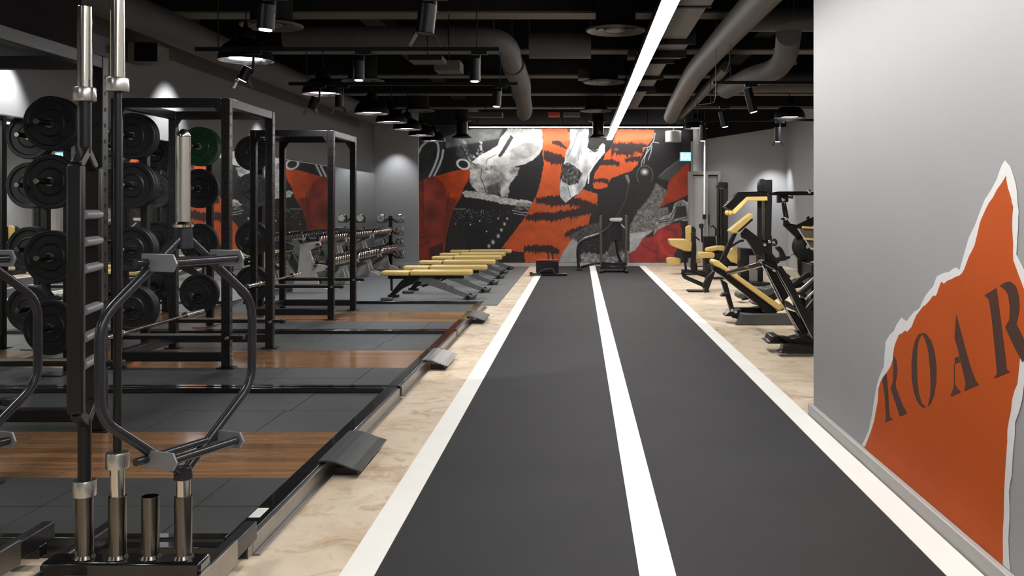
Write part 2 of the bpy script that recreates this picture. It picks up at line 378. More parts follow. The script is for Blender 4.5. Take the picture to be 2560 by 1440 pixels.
n1 = fbm(.05, 5); n2 = fbm(.22, 12); n3 = fbm(.12, 40)
put(blur(inside(A([(95,180),(330,180),(340,330),(300,560),(95,620)])), 3), (48, 49, 51), .6 + .8 * n1)
stroke(A([(100,330),(130,270),(180,225),(240,215),(282,240),(292,300),(280,380),(250,460),(205,550)]), 5.5, (222, 224, 226))
stroke(A([(335,305),(325,370),(300,440),(245,550)]), 5, (215, 216, 220))
put(blur(inside(A([(350,180),(600,110),(900,110),(860,200),(360,290)])), 4), (98, 100, 100), .5 + n1)
# shoulders in orange and red
put(inside(A([(200,560),(270,545),(400,508),(480,490),(600,470),(585,530),(570,590),(530,650),(500,740),(440,840),(405,920),(385,1010),(360,1120),(350,1220),(345,1345),(95,1345),(95,610)]), 2, 2), (196, 74, 26), .85 + .3 * n1)
put(blur(inside(A([(95,620),(180,562),(260,552),(330,610),(372,700),(378,800),(395,900),(370,1010),(350,1150),(330,1345),(95,1345)])), 3), (138, 54, 38), .8 + .45 * n1)
put(blur(inside(A([(370,740),(470,760),(400,950),(350,1150),(330,1200)])), 8) * .8, (110, 44, 26))
blob(*A([(225, 890)])[0], 27, 34, (70, 30, 24), 1., .75)
for a in (1040, 1090, 1160): stroke(A([(95, a + 40), (150, a + 20), (210, a - 15)]), 2.2, (84, 32, 24), 2, .7)
stroke(A([(390,700),(385,780),(365,860)]), 2.5, (84, 30, 20), 2, .8)
put(blur(inside(A([(200,1220),(330,1160),(340,1345),(210,1345)])), 6) * .7, (46, 30, 30))
# small ear ring and chalk burst
e = A([(525, 437)])[0]
d = np.hypot((px - e[0] - .25 * (py - e[1])) / 18, (py - e[1]) / 14); put(np.clip(1.5 - np.abs(d - .82) / .16, 0, 1) * (d < 1.1), (225, 225, 225))
put(blur(inside(A([(515,205),(545,225),(575,330),(640,370),(690,200),(715,330),(660,420),(590,430),(540,360)]), 14, 14), 1) * np.clip(n2 * 2.4 - .7, 0, 1), (205, 206, 206))
put(blur(inside(A([(430,400),(480,240),(530,220),(560,300),(590,420),(450,350)]), 10, 10), 4) * .5, (120, 122, 122), n2 * 1.5)
# upper hand
put(inside(A([(950,105),(1275,108),(1285,270),(1240,350),(1180,400),(1100,438),(960,468),(870,455),(740,458),(650,437),(600,420),(640,385),(700,345),(790,300),(850,262),(872,200)]), 2, 2), (222, 221, 220), .55 + .65 * fbm(.035, 61))
put(blur(inside(A([(960,300),(1200,200),(1260,280),(1150,380),(970,400)])), 6) * .6, (130, 128, 126), .6 + .8 * n3)
put(inside(A([(975,165),(1005,190),(915,330),(880,370),(862,350)]), 2, 2), (50, 48, 48))
stroke(A([(650,432),(700,450),(738,448),(752,390),(835,348)]), 1.3, (40, 38, 38)); blob(*A([(868, 357)])[0], 4, 4, (30, 28, 28))
stroke(A([(930,330),(1000,210),(1040,150)]), 4, (245, 244, 243), 3)
# chalk covered hand
put(blur(inside(A([(590,430),(660,440),(870,445),(1065,470),(1030,540),(965,620),(950,740),(890,740),(850,680),(840,720),(790,700),(750,735),(690,735),(620,655),(585,590)]), 8, 8), 1), (196, 195, 193), .42 + .95 * fbm(.09, 70, .7))
for L in ([(700,480),(690,560),(725,640),(745,720)], [(850,640),(845,700)], [(745,470),(735,490),(760,480)], [(790,455),(785,495)]): stroke(A(L), 1.6, (45, 44, 44), 1.2)
put(blur(inside(A([(750,640),(870,600),(880,740),(750,720)]), 8, 8), 3) * .7, (50, 49, 49))
put(inside(A([(510,695),(545,680),(620,688),(700,700),(760,714),(830,722),(880,742),(1030,765),(1120,768),(1200,795),(1190,832),(1060,825),(900,805),(740,768),(600,745),(540,740)]), 4, 5), (214, 213, 211), .62 + .5 * n2)
put(blur(inside(A([(1040,790),(1180,800),(1150,870),(1000,850)]), 6, 6), 1) * np.clip(n2 * 2 - .4, 0, 1), (120, 119, 118))
stroke(A([(990,862),(1080,885),(1155,882)]), 1.6, (190, 190, 190)); stroke(A([(1000,892),(1110,908)]), 1.4, (200, 200, 200)); stroke(A([(440,852),(545,850)]), 2.5, (150, 150, 150), 3)
r2 = np.random.RandomState(5)
for _ in range(150):
    a = r2.rand() * 2 * PI; q = abs(r2.randn()); x, y = A([(560 + 190 * q * math.cos(a) + r2.rand() * 160, 850 + 85 * abs(q * math.sin(a)) + 30 * r2.rand())])[0]
    if 1125 < x < 1290: blob(x, y, .5 + r2.rand() * 1.0, .6 + r2.rand() * 1.5, (215, 215, 215), .6, .4 + .5 * r2.rand())
for x, y in ((680,962),(592,996),(452,990),(745,1058),(855,940)): blob(*A([(x, y)])[0], 2.3, 3, (225, 225, 225))
for x, y, r in ((940,940,5),(915,990,6.2),(886,1045,6.6),(856,1102,7.6),(806,1158,8.2),(768,1195,7)): blob(*A([(x, y)])[0], r * .8, r, (226, 225, 222), .8)
put(blur(inside(A([(400,900),(520,860),(560,1345),(350,1345)])), 10) * .35, (70, 62, 58))
# tiger coat, left leg
put(inside(B([(-94,105),(0,105),(130,105),(178,160),(172,240),(140,330),(112,400),(92,460),(82,560),(76,640),(85,730),(130,795),(190,765),(300,668),(432,712),(428,820),(400,870),(355,930),(345,1010),(230,1100),(120,1230),(60,1345),(-260,1345),(-265,1250),(-310,1250),(-480,1215),(-380,1090),(-270,950),(-190,810),(-130,680),(-100,560),(-75,430),(-90,330),(-84,260)]), 5, 4), (198, 84, 34), .86 + .26 * n1)
put(blur(inside(B([(-90,105),(160,105),(170,220),(-80,260)])), 5) * .55, (226, 116, 72))  # paler top: glow of the mural light strip painted into the orange
put(inside(B([(615,112),(975,118),(962,200),(900,262),(860,340),(812,440),(740,505),(640,535),(560,570),(520,650),(450,668),(392,655),(385,600),(410,510),(470,430),(500,380),(505,340),(560,290),(590,190)]), 5, 4), (198, 82, 32), .86 + .26 * n1)
put(blur(inside(B([(620,112),(972,118),(955,200),(600,235)])), 5) * .6, (228, 120, 78))  # same strip glow painted along the top of the right orange area
def stripe(L, th, conv=B, fr=7):
    pts = conv(L); xs = [p[0] for p in pts]; yc = np.interp(px, xs, [p[1] for p in pts])
    tt = np.interp(px, xs, th) / 3.79 / 2
    fz = (np.clip(vnoise(.62, .0, 91) * 1.9 - .7, 0, 1.2) + .6 * vnoise(.2, .0, 17)) * fr; fz2 = (np.clip(vnoise(.57, .0, 44) * 1.9 - .7, 0, 1.2) + .6 * vnoise(.23, 0, 66)) * fr
    m = ((py > yc - tt - fz * .7) & (py < yc + tt + fz2)) & (px >= xs[0]) & (px <= xs[-1])
    put(blur(m.astype(float), 1) * .96, (42, 26, 28))
stripe([(0,232),(60,240),(145,292)], [8,26,6], fr=4)
stripe([(-78,350),(0,378),(60,392),(125,400)], [60,70,60,20])
stripe([(-150,770),(0,775),(120,775),(260,800)], [16,60,58,10])
stripe([(200,760),(330,820),(428,850)], [20,70,50])
stripe([(-250,935),(-120,915),(0,925),(170,895),(410,845)], [20,50,44,46,60])
stripe([(120,1095),(200,1070),(350,1040)], [16,50,70])
stripe([(-265,1222),(-160,1215),(0,1225),(70,1250)], [26,40,40,10])
stripe([(560,300),(640,265),(760,262),(900,270)], [90,34,24,20])
stripe([(600,300),(720,310),(860,300)], [46,60,36])
stripe([(455,425),(560,415),(640,432)], [30,34,20], fr=4)
stripe([(390,590),(470,582),(535,598)], [10,26,24], fr=4)
stripe([(690,395),(780,385),(840,385)], [10,26,34], fr=5)
blob(*B([(610,300)])[0], 9, 5, (170, 90, 40), .8, .8); blob(*B([(800,330)])[0], 10, 5, (190, 84, 36), .8, .8)
put(inside(B([(-300,1250),(-120,1245),(60,1262),(60,1345),(-260,1345)]), 4, 6) * 0, (40, 30, 30))
# lower centre background
put(blur(inside(B([(-480,1218),(-265,1260),(-255,1345),(-500,1345)]), 4, 6), 1), (38, 34, 34))
# pale claw-like hand
put(inside(B([(165,108),(350,108),(345,230),(335,280),(400,322),(478,242),(503,255),(500,330),(432,415),(370,480),(345,540),(310,640),(270,692),(182,752),(128,795),(78,735),(75,645),(92,560),(112,430),(132,330),(172,240)]), 3, 3), (214, 215, 218), .55 + .62 * fbm(.045, 81, 1.5))
put(inside(B([(112,430),(160,420),(225,460),(295,520),(250,610),(165,640),(95,590),(92,500)]), 6, 6), (58, 57, 58), .3 + 1.7 * np.clip(n2 * 2 - .5, 0, 1.4))
put(inside(B([(352,215),(450,238),(445,290),(405,312),(360,285)]), 3, 3), (34, 33, 34)); put(inside(B([(350,290),(470,315),(430,330),(360,325)]), 2, 2), (60, 60, 62))
stroke(B([(498,262),(470,350),(400,440),(352,520),(345,612)]), 3.2, (238, 238, 240)); stroke(B([(350,300),(400,335),(470,305)]), 2, (235, 235, 235))
stroke(B([(240,150),(205,260),(150,360)]), 2.2, (110, 110, 112), 2); stroke(B([(300,160),(260,300),(250,400)]), 2, (130, 130, 134), 2)
stroke(B([(150,640),(175,740)]), 1.5, (50, 50, 50)); put(blur(inside(B([(80,640),(150,640),(180,740),(130,795),(78,735)])), 1) * .5, (160, 160, 162), .6 + .7 * n2)
# glossy dome, wires, gravel
blob(*B([(875, 660)])[0], 19, 54, (30, 30, 31), .08); d = np.hypot((px - B([(880, 540)])[0][0]) / 20, (py - B([(880, 540)])[0][1]) / 24)
put(np.clip(1 - np.abs(d - 1) / .09, 0, 1) * (py < B([(0, 600)])[0][1]), (105, 105, 106))
blob(*B([(878, 508)])[0], 13, 11, (235, 235, 235), .95)
for L in ([(980,150),(962,225),(930,270),(865,290)], [(962,230),(1015,240)], [(935,275),(900,330),(855,400),(845,450)], [(905,290),(880,380),(870,430)], [(950,260),(935,330),(910,400)]): stroke(B(L), 1.5, (220, 220, 222), 1.2, .9, 2)
stroke(B([(1210,395),(1130,455),(1080,490),(1020,550)]), 1.6, (180, 182, 184), 2)
put(blur(inside(B([(1180,400),(1300,380),(1290,560),(1120,600),(1000,560),(1080,490)])), 4) * .7, (82, 82, 84))
stroke(B([(735,600),(700,760),(640,880),(610,925)]), 1.5, (90, 88, 88), 2)
put(blur(inside(B([(690,540),(720,530),(740,590),(725,620)])), 1), (120, 118, 116))
put(blur(inside(B([(985,610),(1060,660),(1110,690),(1080,780),(1020,840),(1100,830),(1110,880),(1000,950),(960,1050),(860,1110),(790,1170),(735,1270),(735,1000),(830,850),(900,770),(950,690)]), 4, 4), 2), (116, 115, 114), .45 + .9 * n2)
put(blur(inside(B([(735,1080),(860,1060),(960,1050),(860,1130),(800,1225),(735,1262)]), 4, 4), 2) * .85, (190, 189, 187), .8 + .3 * n3)
for _ in range(90):
    x, y = B([(760 + 220 * r2.rand(), 820 + 170 * r2.rand())])[0]; blob(x, y, .8 + r2.rand() * 1.2, .6 + r2.rand(), (195, 195, 196), .7, .6 * r2.rand())
put(inside(B([(1305,415),(1300,710),(1235,745),(1160,780),(1100,800),(1020,838),(1060,760),(1090,690),(1110,600),(1180,520),(1240,460)]), 4, 3), (160, 52, 22), .8 + .35 * n1)
put(inside(B([(960,1090),(985,970),(1050,920),(1130,885),(1165,800),(1210,770),(1300,790),(1300,960),(1190,960),(1100,1000),(1020,1050)]), 3, 3), (152, 151, 150), .5 + .8 * n3)
for L in ([(1010,960),(1120,940),(1170,850),(1200,790)], [(1010,975),(1150,960),(1190,870),(1220,800)], [(1110,985),(1200,960),(1290,930)]): stroke(B(L), 2, (40, 40, 40), 1.5)
put(blur(inside(B([(1180,830),(1270,820),(1280,920),(1150,945)])), 2), (40, 39, 40))
stroke(B([(1240,770),(1290,800),(1300,900)]), 3, (190, 189, 188), 1.5)
put(inside(B([(730,1262),(800,1228),(868,1122),(950,1105),(1010,1040),(1100,1000),(1215,975),(1235,1080),(1200,1200),(1110,1345),(730,1345)]), 3, 3), (146, 34, 32), .72 + .55 * n1)
for L, c in (([(1030,1060),(1015,1150),(1060,1250),(1150,1290)], (176, 58, 48)), ([(860,1180),(930,1230),(1000,1250)], (100, 24, 26)), ([(1000,1200),(990,1300),(1030,1345)], (110, 26, 26)), ([(1090,1030),(1170,1050),(1200,1130)], (104, 22, 24))): stroke(B(L), 7, c, 5, .7, 6)
# bottom centre
put(blur(inside(B([(60,1345),(110,1240),(200,1120),(235,1130),(250,1190),(240,1345)])), 2), (176, 175, 173), .85 + .25 * n3)
put(blur(inside(B([(150,1100),(330,1010),(450,960),(460,1100),(300,1110),(240,1150)]), 6, 6), 3) * .7, (96, 94, 92), .4 + n2)
put(inside(B([(250,1180),(300,1130),(460,1085),(735,1000),(735,1345),(250,1345)]), 2, 2), (26, 26, 27))
stroke(B([(245,1200),(262,1160),(320,1115),(450,1080)]), 4.5, (216, 215, 214), 1.5); stroke(B([(330,1125),(450,1090)]), 1, (60, 60, 60))
put(blur(inside(B([(275,1345),(280,1270),(340,1250),(450,1275),(560,1230),(735,1240),(735,1345)]), 10, 14), 1), (150, 149, 148), .35 + 1.0 * n2)
put(blur(inside(B([(560,1160),(620,1150),(640,1260),(560,1290),(520,1280)]), 4, 4), 2), (92, 90, 88), .6 + .6 * n2)
for _ in range(70):
    x, y = B([(260 + 200 * r2.rand(), 1140 + 120 * r2.rand())])[0]; blob(x, y, .6 + r2.rand() * .8, .6 + r2.rand() * .8, (200, 200, 200), .7, .7 * r2.rand())
stroke(B([(485,1070),(550,1012)]), 1.8, (230, 230, 230)); stroke(B([(560,948),(655,945)]), 7, (224, 222, 218), 2); stroke(B([(640,980),(690,1025)]), 3, (200, 200, 200), 2)
IMG = np.clip(IMG * (.95 + .1 * vnoise(.9, .9, 33))[:, :, None], 4, 255) / 255.
LINC = np.where(IMG <= .04045, IMG / 12.92, ((IMG + .055) / 1.055) ** 2.4)
mural = thing('wall_mural', 'large black, orange and white painted mural filling the back wall', 'mural', (-.6, YB - .03, .09))
X0, X1, Z0, Z1 = -3.885, 2.67, .086, 3.38
gx = np.linspace(X0, X1, NX); gz = np.linspace(Z1, Z0, NY)
vv = np.zeros((NY, NX, 3)); vv[:, :, 0] = gx[None, :] + .6; vv[:, :, 1] = .018; vv[:, :, 2] = gz[:, None] - .09
idx = np.arange(NX * NY).reshape(NY, NX)
ff = np.stack([idx[:-1, :-1], idx[1:, :-1], idx[1:, 1:], idx[:-1, 1:]], -1).reshape(-1, 4)
me = bpy.data.meshes.new('print'); me.vertices.add(NX * NY); me.vertices.foreach_set('co', vv.reshape(-1).astype(np.float32))
me.loops.add(ff.size); me.loops.foreach_set('vertex_index', ff.reshape(-1).astype(np.int32))
me.polygons.add(len(ff)); me.polygons.foreach_set('loop_start', (np.arange(len(ff)) * 4).astype(np.int32))
me.update(calc_edges=True); me.validate()
ca = me.color_attributes.new('print', 'FLOAT_COLOR', 'POINT')
ca.data.foreach_set('color', np.concatenate([LINC.reshape(-1, 3), np.ones((NX * NY, 1))], 1).reshape(-1).astype(np.float32))
me.materials.append(M['mural_print'])
mo = bpy.data.objects.new('print', me); COL.objects.link(mo); mo.parent = mural
MB().box(X0, X1, YB - .011, YB - .002, Z0, Z1).build('backing', 'black_steel', mural)
# black band of wall above the mural and its light strip
ls = thing('mural_light_strip', 'thin bright light strip along the top of the mural', 'light strip', (-.1, 22.6, 3.3))
MB().box(-2.62, 2.45, 22.57, 22.66, 3.315, 3.37).build('housing', 'rail_black', ls)
MB().box(-2.60, 2.43, 22.58, 22.65, 3.30, 3.3149).build('diffuser', 'mural_light', ls)
for x in (-2.4, -.4, 1.6): MB().cyl((x, 22.61, 3.37), (x, 22.61, HC), .008, seg=8).build('hanger', 'rail_black', ls)

# ================================================================== LIGHTS
def light(kind, name, loc, energy, parent=None, col=(1, .98, .95), to=None, **k):
    l = bpy.data.lights.new(name, kind); l.energy = energy; l.color = col
    for a, b in k.items(): setattr(l, a, b)
    o = bpy.data.objects.new(name, l); COL.objects.link(o)
    off = wloc(parent) if parent is not None else Vector((0, 0, 0)); o.location = Vector(loc) - off
    if parent is not None: o.parent = parent
    if to is not None: o.rotation_euler = (Vector(to) - Vector(loc)).to_track_quat('-Z', 'Y').to_euler()
    return o
lt = thing('linear_ceiling_light', 'long white suspended linear light above the right track lane', 'ceiling light', (.67, 10, 2.95))
MB().box(.600, .744, YN + .3, 21.7, 2.965, 3.03).build('housing', 'rail_black', lt, .003)
MB().box(.616, .728, YN + .3, 21.7, 2.945, 2.9649).build('diffuser', 'strip_light', lt)
for y in (-1, 2, 5, 8, 11, 14, 17, 20): MB().cyl((.672, y, 3.03), (.672, y, HC), .006, seg=8).build('hanger', 'rail_black', lt)
# pendants
def pendant(x, y, z, D, label, e=1.0, grp='black dome pendants over the racks'):
    t = thing('pendant_lamp', label, 'pendant lamp', (x, y, z), grp)
    r = D / 2
    pr = [(.035, .30), (.05, .30), (.075, .27), (.085, .235), (.09, .20)] + [(r * math.cos(a) * .98 + .0, .02 + .19 * math.sin(a)) for a in np.linspace(1.15, 0, 9)]
    MB().lathe(pr + [(r, .0), (r - .004, 0)], (x, y, z), seg=36).build('shade', 'lamp_black', t)
    MB().lathe([(.07, .17)] + [((r - .006) * math.cos(a) * .97, .015 + .165 * math.sin(a)) for a in np.linspace(1.1, 0, 9)] + [(r - .004, .0)], (x, y, z), seg=36).build('reflector', 'lamp_inner', t)
    MB().cyl((x, y, z + .09), (x, y, z + .025), .10, .15, seg=28).build('bulb', 'bulb', t)
    MB().cyl((x, y, z + .29), (x, y, HC), .006, seg=8).build('cord', 'rail_black', t)
    MB().cyl((x, y, z + .29), (x, y, z + .36), .03, .015, seg=12).build('cap', 'lamp_black', t)
    light('SPOT', 'lamp_glow', (x, y, z + .005), PEND_W * e, t, (.95, .96, 1), (x, y, 0), spot_size=2.2, spot_blend=.6, shadow_soft_size=.07)
    return t
ordn = ['nearest', 'second', 'third', 'fourth', 'fifth', 'sixth', 'farthest']
for i, y in enumerate((8.8, 11.45, 13.85, 15.3, 16.7, 18.2, 19.7)):
    pendant(-3.06 if y < 12 else -3.0, y, 2.78, .5, 'black dome pendant lamp over the racks, %s in the row' % ordn[i], 1.0 if i < 3 else .7)
pendant(3.37, 15.4, 2.86, .5, 'black dome pendant lamp above the leg machines on the right', 1.4, 'black dome pendants over the machines')
pendant(2.43, 20.0, 3.06, .5, 'black dome pendant lamp near the right end of the mural', 1.0, 'black dome pendants over the machines')
# track rails and spots
def rail(x0, x1, y, z, label):
    t = thing('track_rail', label, 'light track', ((x0 + x1) / 2, y, z), 'black lighting tracks')
    MB().box(x0, x1, y - .018, y + .018, z, z + .035).build('profile', 'rail_black', t)
    for x in (x0 + .2, x1 - .2): MB().cyl((x, y, z + .035), (x, y, HC), .005, seg=6).build('hanger', 'rail_black', t)
ZR = 2.82
rail(-2.6, -.5, 5.5, 2.66, 'black lighting track nearest the camera above the platforms')
rail(-3.4, -.71, 8.5, ZR, 'black lighting track across the aisle beyond the nearest pendant')
rail(-3.3, -.70, 10.9, ZR, 'black lighting track across the aisle near the second pendant')
rail(1.5, 3.6, 10.8, ZR, 'nearest black lighting track over the machine area')
rail(1.6, 4.2, 13.2, ZR, 'middle black lighting track over the machine area')
rail(1.7, 4.6, 15.5, ZR, 'farthest black lighting track over the machine area')
def spot(a, b, Y, zr, label, lit=True, e=1.0, r=.05, barn=False, aim=None, size=1.0):
    p, q = P(a[0], a[1], Y), P(b[0], b[1], Y); d = (q - p).normalized()
    t = thing('track_spotlight', label, 'spotlight', p, 'black cylinder track spotlights')
    MB().cyl(p, q, r, seg=24).build('body', 'lamp_black', t, .004)
    MB().cyl((p.x + .04, Y, zr), (p.x + .04, Y, p.z - .05), .012, seg=8).beam((p.x + .04, Y, p.z - .05), p.lerp(q, .4), .02, .03).box(p.x - .03, p.x + .11, Y - .02, Y + .02, zr - .03, zr - .001).build('bracket', 'lamp_black', t)
    if lit:
        MB().cyl(q + d * .0005, q + d * .006, r * .72, seg=20).build('lens', 'lens', t)
        light('SPOT', 'spot_glow', q + d * .02, SPOT_W * e, t, (1, .98, .95), aim if aim else q + d * 2, spot_size=size, spot_blend=.35, shadow_soft_size=.04)
    if barn:
        for sgn in (-1, 1):
            MB().beam(q + Vector((sgn * r * .9, 0, 0)), q + Vector((sgn * r * 1.7, 0, -.07)), .09, .003, up=(0, 0, 1)).build('flap', 'lamp_black', t)
spot((668, 12), (664, 74), 5.5, 2.66, 'large cylinder spotlight hanging just right of the nearest pendant', r=.05, e=.8, aim=(-3.9, 8.3, 1.4))
spot((1070, 10), (1062, 84), 5.5, 2.66, 'tilted cylinder spotlight with flaps, top centre', lit=False, r=.052, barn=True)
spot((1187, 146), (1187, 203), 8.5, ZR, 'upright lit cylinder spotlight at the right end of a track', aim=(-1.0, 9.2, 0))
spot((897, 152), (897, 200), 8.5, ZR, 'lit cylinder spotlight between the second and third pendants', aim=(-2.4, 11, 0))
spot((622, 168), (606, 200), 8.5, ZR, 'tilted cylinder spotlight below the nearest pendant', aim=(-4.3, 9.5, 1.4), barn=True)
spot((1243, 228), (1241, 266), 10.9, ZR, 'small lit cylinder spotlight left of the ceiling duct elbow', aim=(-.9, 14, 0))
spot((790, 243), (778, 272), 10.9, ZR, 'tilted cylinder spotlight under the second pendant', lit=False, barn=True)
spot((848, 238), (848, 268), 10.9, ZR, 'small upright spotlight with flaps right of the second pendant', lit=False, barn=True)
spot((1869, 222), (1884, 280), 10.8, ZR, 'largest tilted cylinder spotlight on the right side', aim=(2.6, 12.5, .3), e=1.4)
spot((1804, 278), (1813, 317), 13.2, ZR, 'tilted cylinder spotlight left of the largest right one', aim=(2.3, 15.5, .3), e=1.4)
spot((1757, 312), (1757, 352), 15.5, ZR, 'upright cylinder spotlight under the pendant by the mural', aim=(2.1, 18.5, .3), barn=True, e=1.4)
spot((1944, 318), (1944, 354), 15.5, ZR, 'upright cylinder spotlight with flaps in front of the far right wall', aim=(3.9, 20, .8), barn=True, e=1.4)
# wall washers of the room (ceiling spots out of the picture or hidden by ducts)
for (x, y, z, tx, ty, tz, e, sz) in ((-4.6, 8.15, 2.86, -4.95, 8.2, 2.1, .55, 1.05), (-4.25, 11.4, 3.08, -4.9, 11.4, 2.3, .75, 1.15),
                                 (-4.5, 14.6, 2.9, -4.9, 14.6, 2.0, .3, 1.3), (-4.35, 22.45, 3.0, -4.35, 22.94, 1.5, .16, 1.3),
                                 (4.45, 22.4, 2.75, 4.75, 23.0, 1.0, .35, 1.25), (3.1, 21.6, 3.0, 3.7, 23.0, .8, .12, 1.3)):
    light('SPOT', 'wall_washer', (x, y, z), WASH_W * e, None, (.95, .97, 1), (tx, ty, tz), spot_size=sz * 1.12, spot_blend=.85, shadow_soft_size=.04)
# ceiling lamps over the rest of the hall, as rectangular panels above the beams' line (behind the camera and over both sides)
for (x, y, sx, sy, e) in ((.67, -1.2, 1.6, .3, 24), (-3.2, -.6, .5, .5, 26), (-3.2, 3.4, .5, .5, 30)):
    light('AREA', 'ceiling_panel', (x, y, 3.3), e, None, (1, .98, .95), (x, y, 0), shape='RECTANGLE', size=sx, size_y=sy)

# ================================================================== CEILING SERVICES
def diffuser(x, y, label, z=3.2):
    t = thing('ceiling_diffuser', label, 'air diffuser', (x, y, z), 'round ceiling diffusers')
    MB().lathe([(.30, .012), (.30, .0), (.285, -.008), (.235, .02), (.2, .03)], (x, y, z), seg=40).build('outer_ring', 'duct_foil', t)
    MB().lathe([(.19, .02), (.185, .002), (.14, .022), (.13, .03)], (x, y, z), seg=36).build('inner_ring', 'duct_paint', t)
    MB().lathe([(.115, .015), (.1, .0), (.001, -.004)], (x, y, z), seg=32).build('center_cone', 'duct_foil', t)
    MB().lathe([(.29, .012), (.2, .05), (.2, HC - z)], (x, y, z), seg=32).build('neck', 'ceiling_dark', t)
for x, y, l in ((.36, 9.6, 'nearest round diffuser beside the linear light'), (.345, 13.6, 'second round diffuser beside the linear light'), (.3, 17.7, 'third round diffuser beside the linear light'),
                (-3.0, 9.35, 'round diffuser behind the nearest spotlight, upper left'), (-3.05, 13.5, 'round diffuser behind the lit spotlight near the second pendant'), (-2.98, 17.7, 'farthest round diffuser on the left side')):
    diffuser(x, y, l)
def dropdif(x, y, z, label):
    t = thing('drop_diffuser', label, 'air diffuser', (x, y, z), 'drum diffusers in front of the mural')
    MB().lathe([(.001, 0), (.21, 0), (.21, .02), (.15, .05), (.12, .08), (.12, .34), (.2, .36), (.2, .38)], (x, y, z), seg=32).build('drum', 'lamp_black', t)
    MB().cyl((x, y, z + .38), (x, y, HC - .002), .14, seg=24).build('neck', 'ceiling_dark', t)
dropdif(-2.55, 20.8, 2.93, 'dark drum diffuser before the left part of the mural')
dropdif(.4, 20.8, 2.92, 'dark drum diffuser touching the end of the linear light')
t = thing('drum_lamp', 'white drum hanging before the top right corner of the mural', 'drum', (2.22, 22.72, 2.96))
MB().cyl((2.22, 22.72, 2.96), (2.22, 22.72, 3.22), .19, seg=36).build('drum', 'white_satin', t, .01)
MB().cyl((2.22, 22.72, 3.22), (2.22, 22.72, HC - .002), .02, seg=10).build('stem', 'rail_black', t)
# rectangular duct right of the linear light
t = thing('rectangular_duct', 'stepped rectangular duct running right of the linear light', 'duct', (.85, 11, 3.2))
for y0, y1, xr, zz in ((4.5, 8.2, 1.12, 3.16), (8.26, 10.07, 1.12, 3.2), (10.15, 10.97, 1.2, 3.23), (11.03, 11.44, 1.2, 3.2), (11.5, 12.9, 1.07, 3.2), (12.96, 14.2, 1.09, 3.22), (14.3, 17.5, 1.05, 3.24)):
    MB().box(.80, xr, y0, y1, zz, 3.44).build('duct_section', 'duct_foil', t, .004)
for y in (8.23, 10.1, 11.0, 11.47, 12.93, 14.25):
    MB().box(.79, 1.22 if 10 < y < 11.2 else 1.13, y - .03, y + .03, 3.15, 3.445).build('duct_flange', 'ceiling_dark', t)
# round ducts
def rduct(name, label, pts, r, m='duct_paint', rings=(), rnd=.3):
    t = thing(name, label, 'duct', pts[0]); MB().tube(pts, r, 24, rnd).build('duct_body', m, t)
    for p, q in rings:
        p = Vector(p); q = Vector(q); MB().cyl(p, q, r + .012, seg=24).build('duct_collar', m, t)
    for k in (0, len(pts) - 1):
        p = Vector(pts[k]); MB().cyl((p.x, p.y, p.z + r), (p.x, p.y, HC), .006, seg=6).build('hanger', 'duct_foil', t)
    return t
rduct('round_duct', 'long flexible round duct running back at the upper right', [(1.62, 4.0, 3.28), (1.62, 7, 3.28), (1.58, 10, 3.28), (1.56, 13, 3.27), (1.72, 17, 3.27), (1.85, 19.5, 3.26)], .14, 'duct_foil', rnd=.8)
rduct('thin_duct', 'thinner pipe running beside the flexible round duct', [(1.86, 12.2, 3.22), (1.95, 16, 3.22), (1.98, 18.8, 3.22)], .07)
rduct('cross_duct', 'round duct crossing to the right wall near the camera', [(1.66, 9.45, 3.29), (4.6, 9.45, 3.29)], .125, rings=(((2.35, 9.45, 3.29), (2.41, 9.45, 3.29)),))
p0, p1, p2, p3, p4 = P(1972, 84, 9.45), P(1966, 140, 10.4), P(1940, 176, 11.1), P(1880, 190, 11.9), P(1815, 224, 13.4)
rduct('elbow_duct', 'large elbow duct hanging under the cross duct at right', [p0, p1, p2, p3, p4], .125, rings=((P(1966, 120, 10.4), P(1966, 126, 10.4)), (P(1962, 150, 10.6), P(1961, 156, 10.6))), rnd=.4)
rduct('transverse_duct', 'wide round duct crossing the aisle above the tracks', [(-.62, 11.85, 3.44), (.14, 11.85, 3.44)], .17)
rduct('transverse_duct', 'round duct crossing left of the ceiling elbow', [(-3.3, 10.75, 3.33), (-.95, 10.75, 3.33), (-.83, 11.2, 3.30), (-.86, 12.2, 3.26)], .13, rings=(((-1.45, 10.75, 3.33), (-1.4, 10.75, 3.33)),))
rduct('elbow_duct', 'middle bent duct section over the track left lane', [(-.87, 12.5, 3.3), (-.87, 14.2, 3.26), (-.92, 15.2, 3.22)], .15)
rduct('elbow_duct', 'farther bent duct section over the track left lane', [(-.95, 15.8, 3.3), (-1.0, 17.6, 3.22), (-1.05, 18.1, 3.2)], .14)
rduct('wall_duct', 'long dark round duct along the top of the left wall', [(-4.35, 8.05, 3.34), (-4.35, 21.5, 3.34)], .17)
rduct('transverse_duct', 'round duct crossing behind the elbow duct at right', [(2.0, 14.3, 3.3), (4.7, 14.3, 3.3)], .16)
def box_item(name, label, cat, a, m, sub=None, bev=.006):
    t = thing(name, label, cat, ((a[0] + a[1]) / 2, (a[2] + a[3]) / 2, a[4])); MB().box(*a).build('casing', m, t, bev); return t
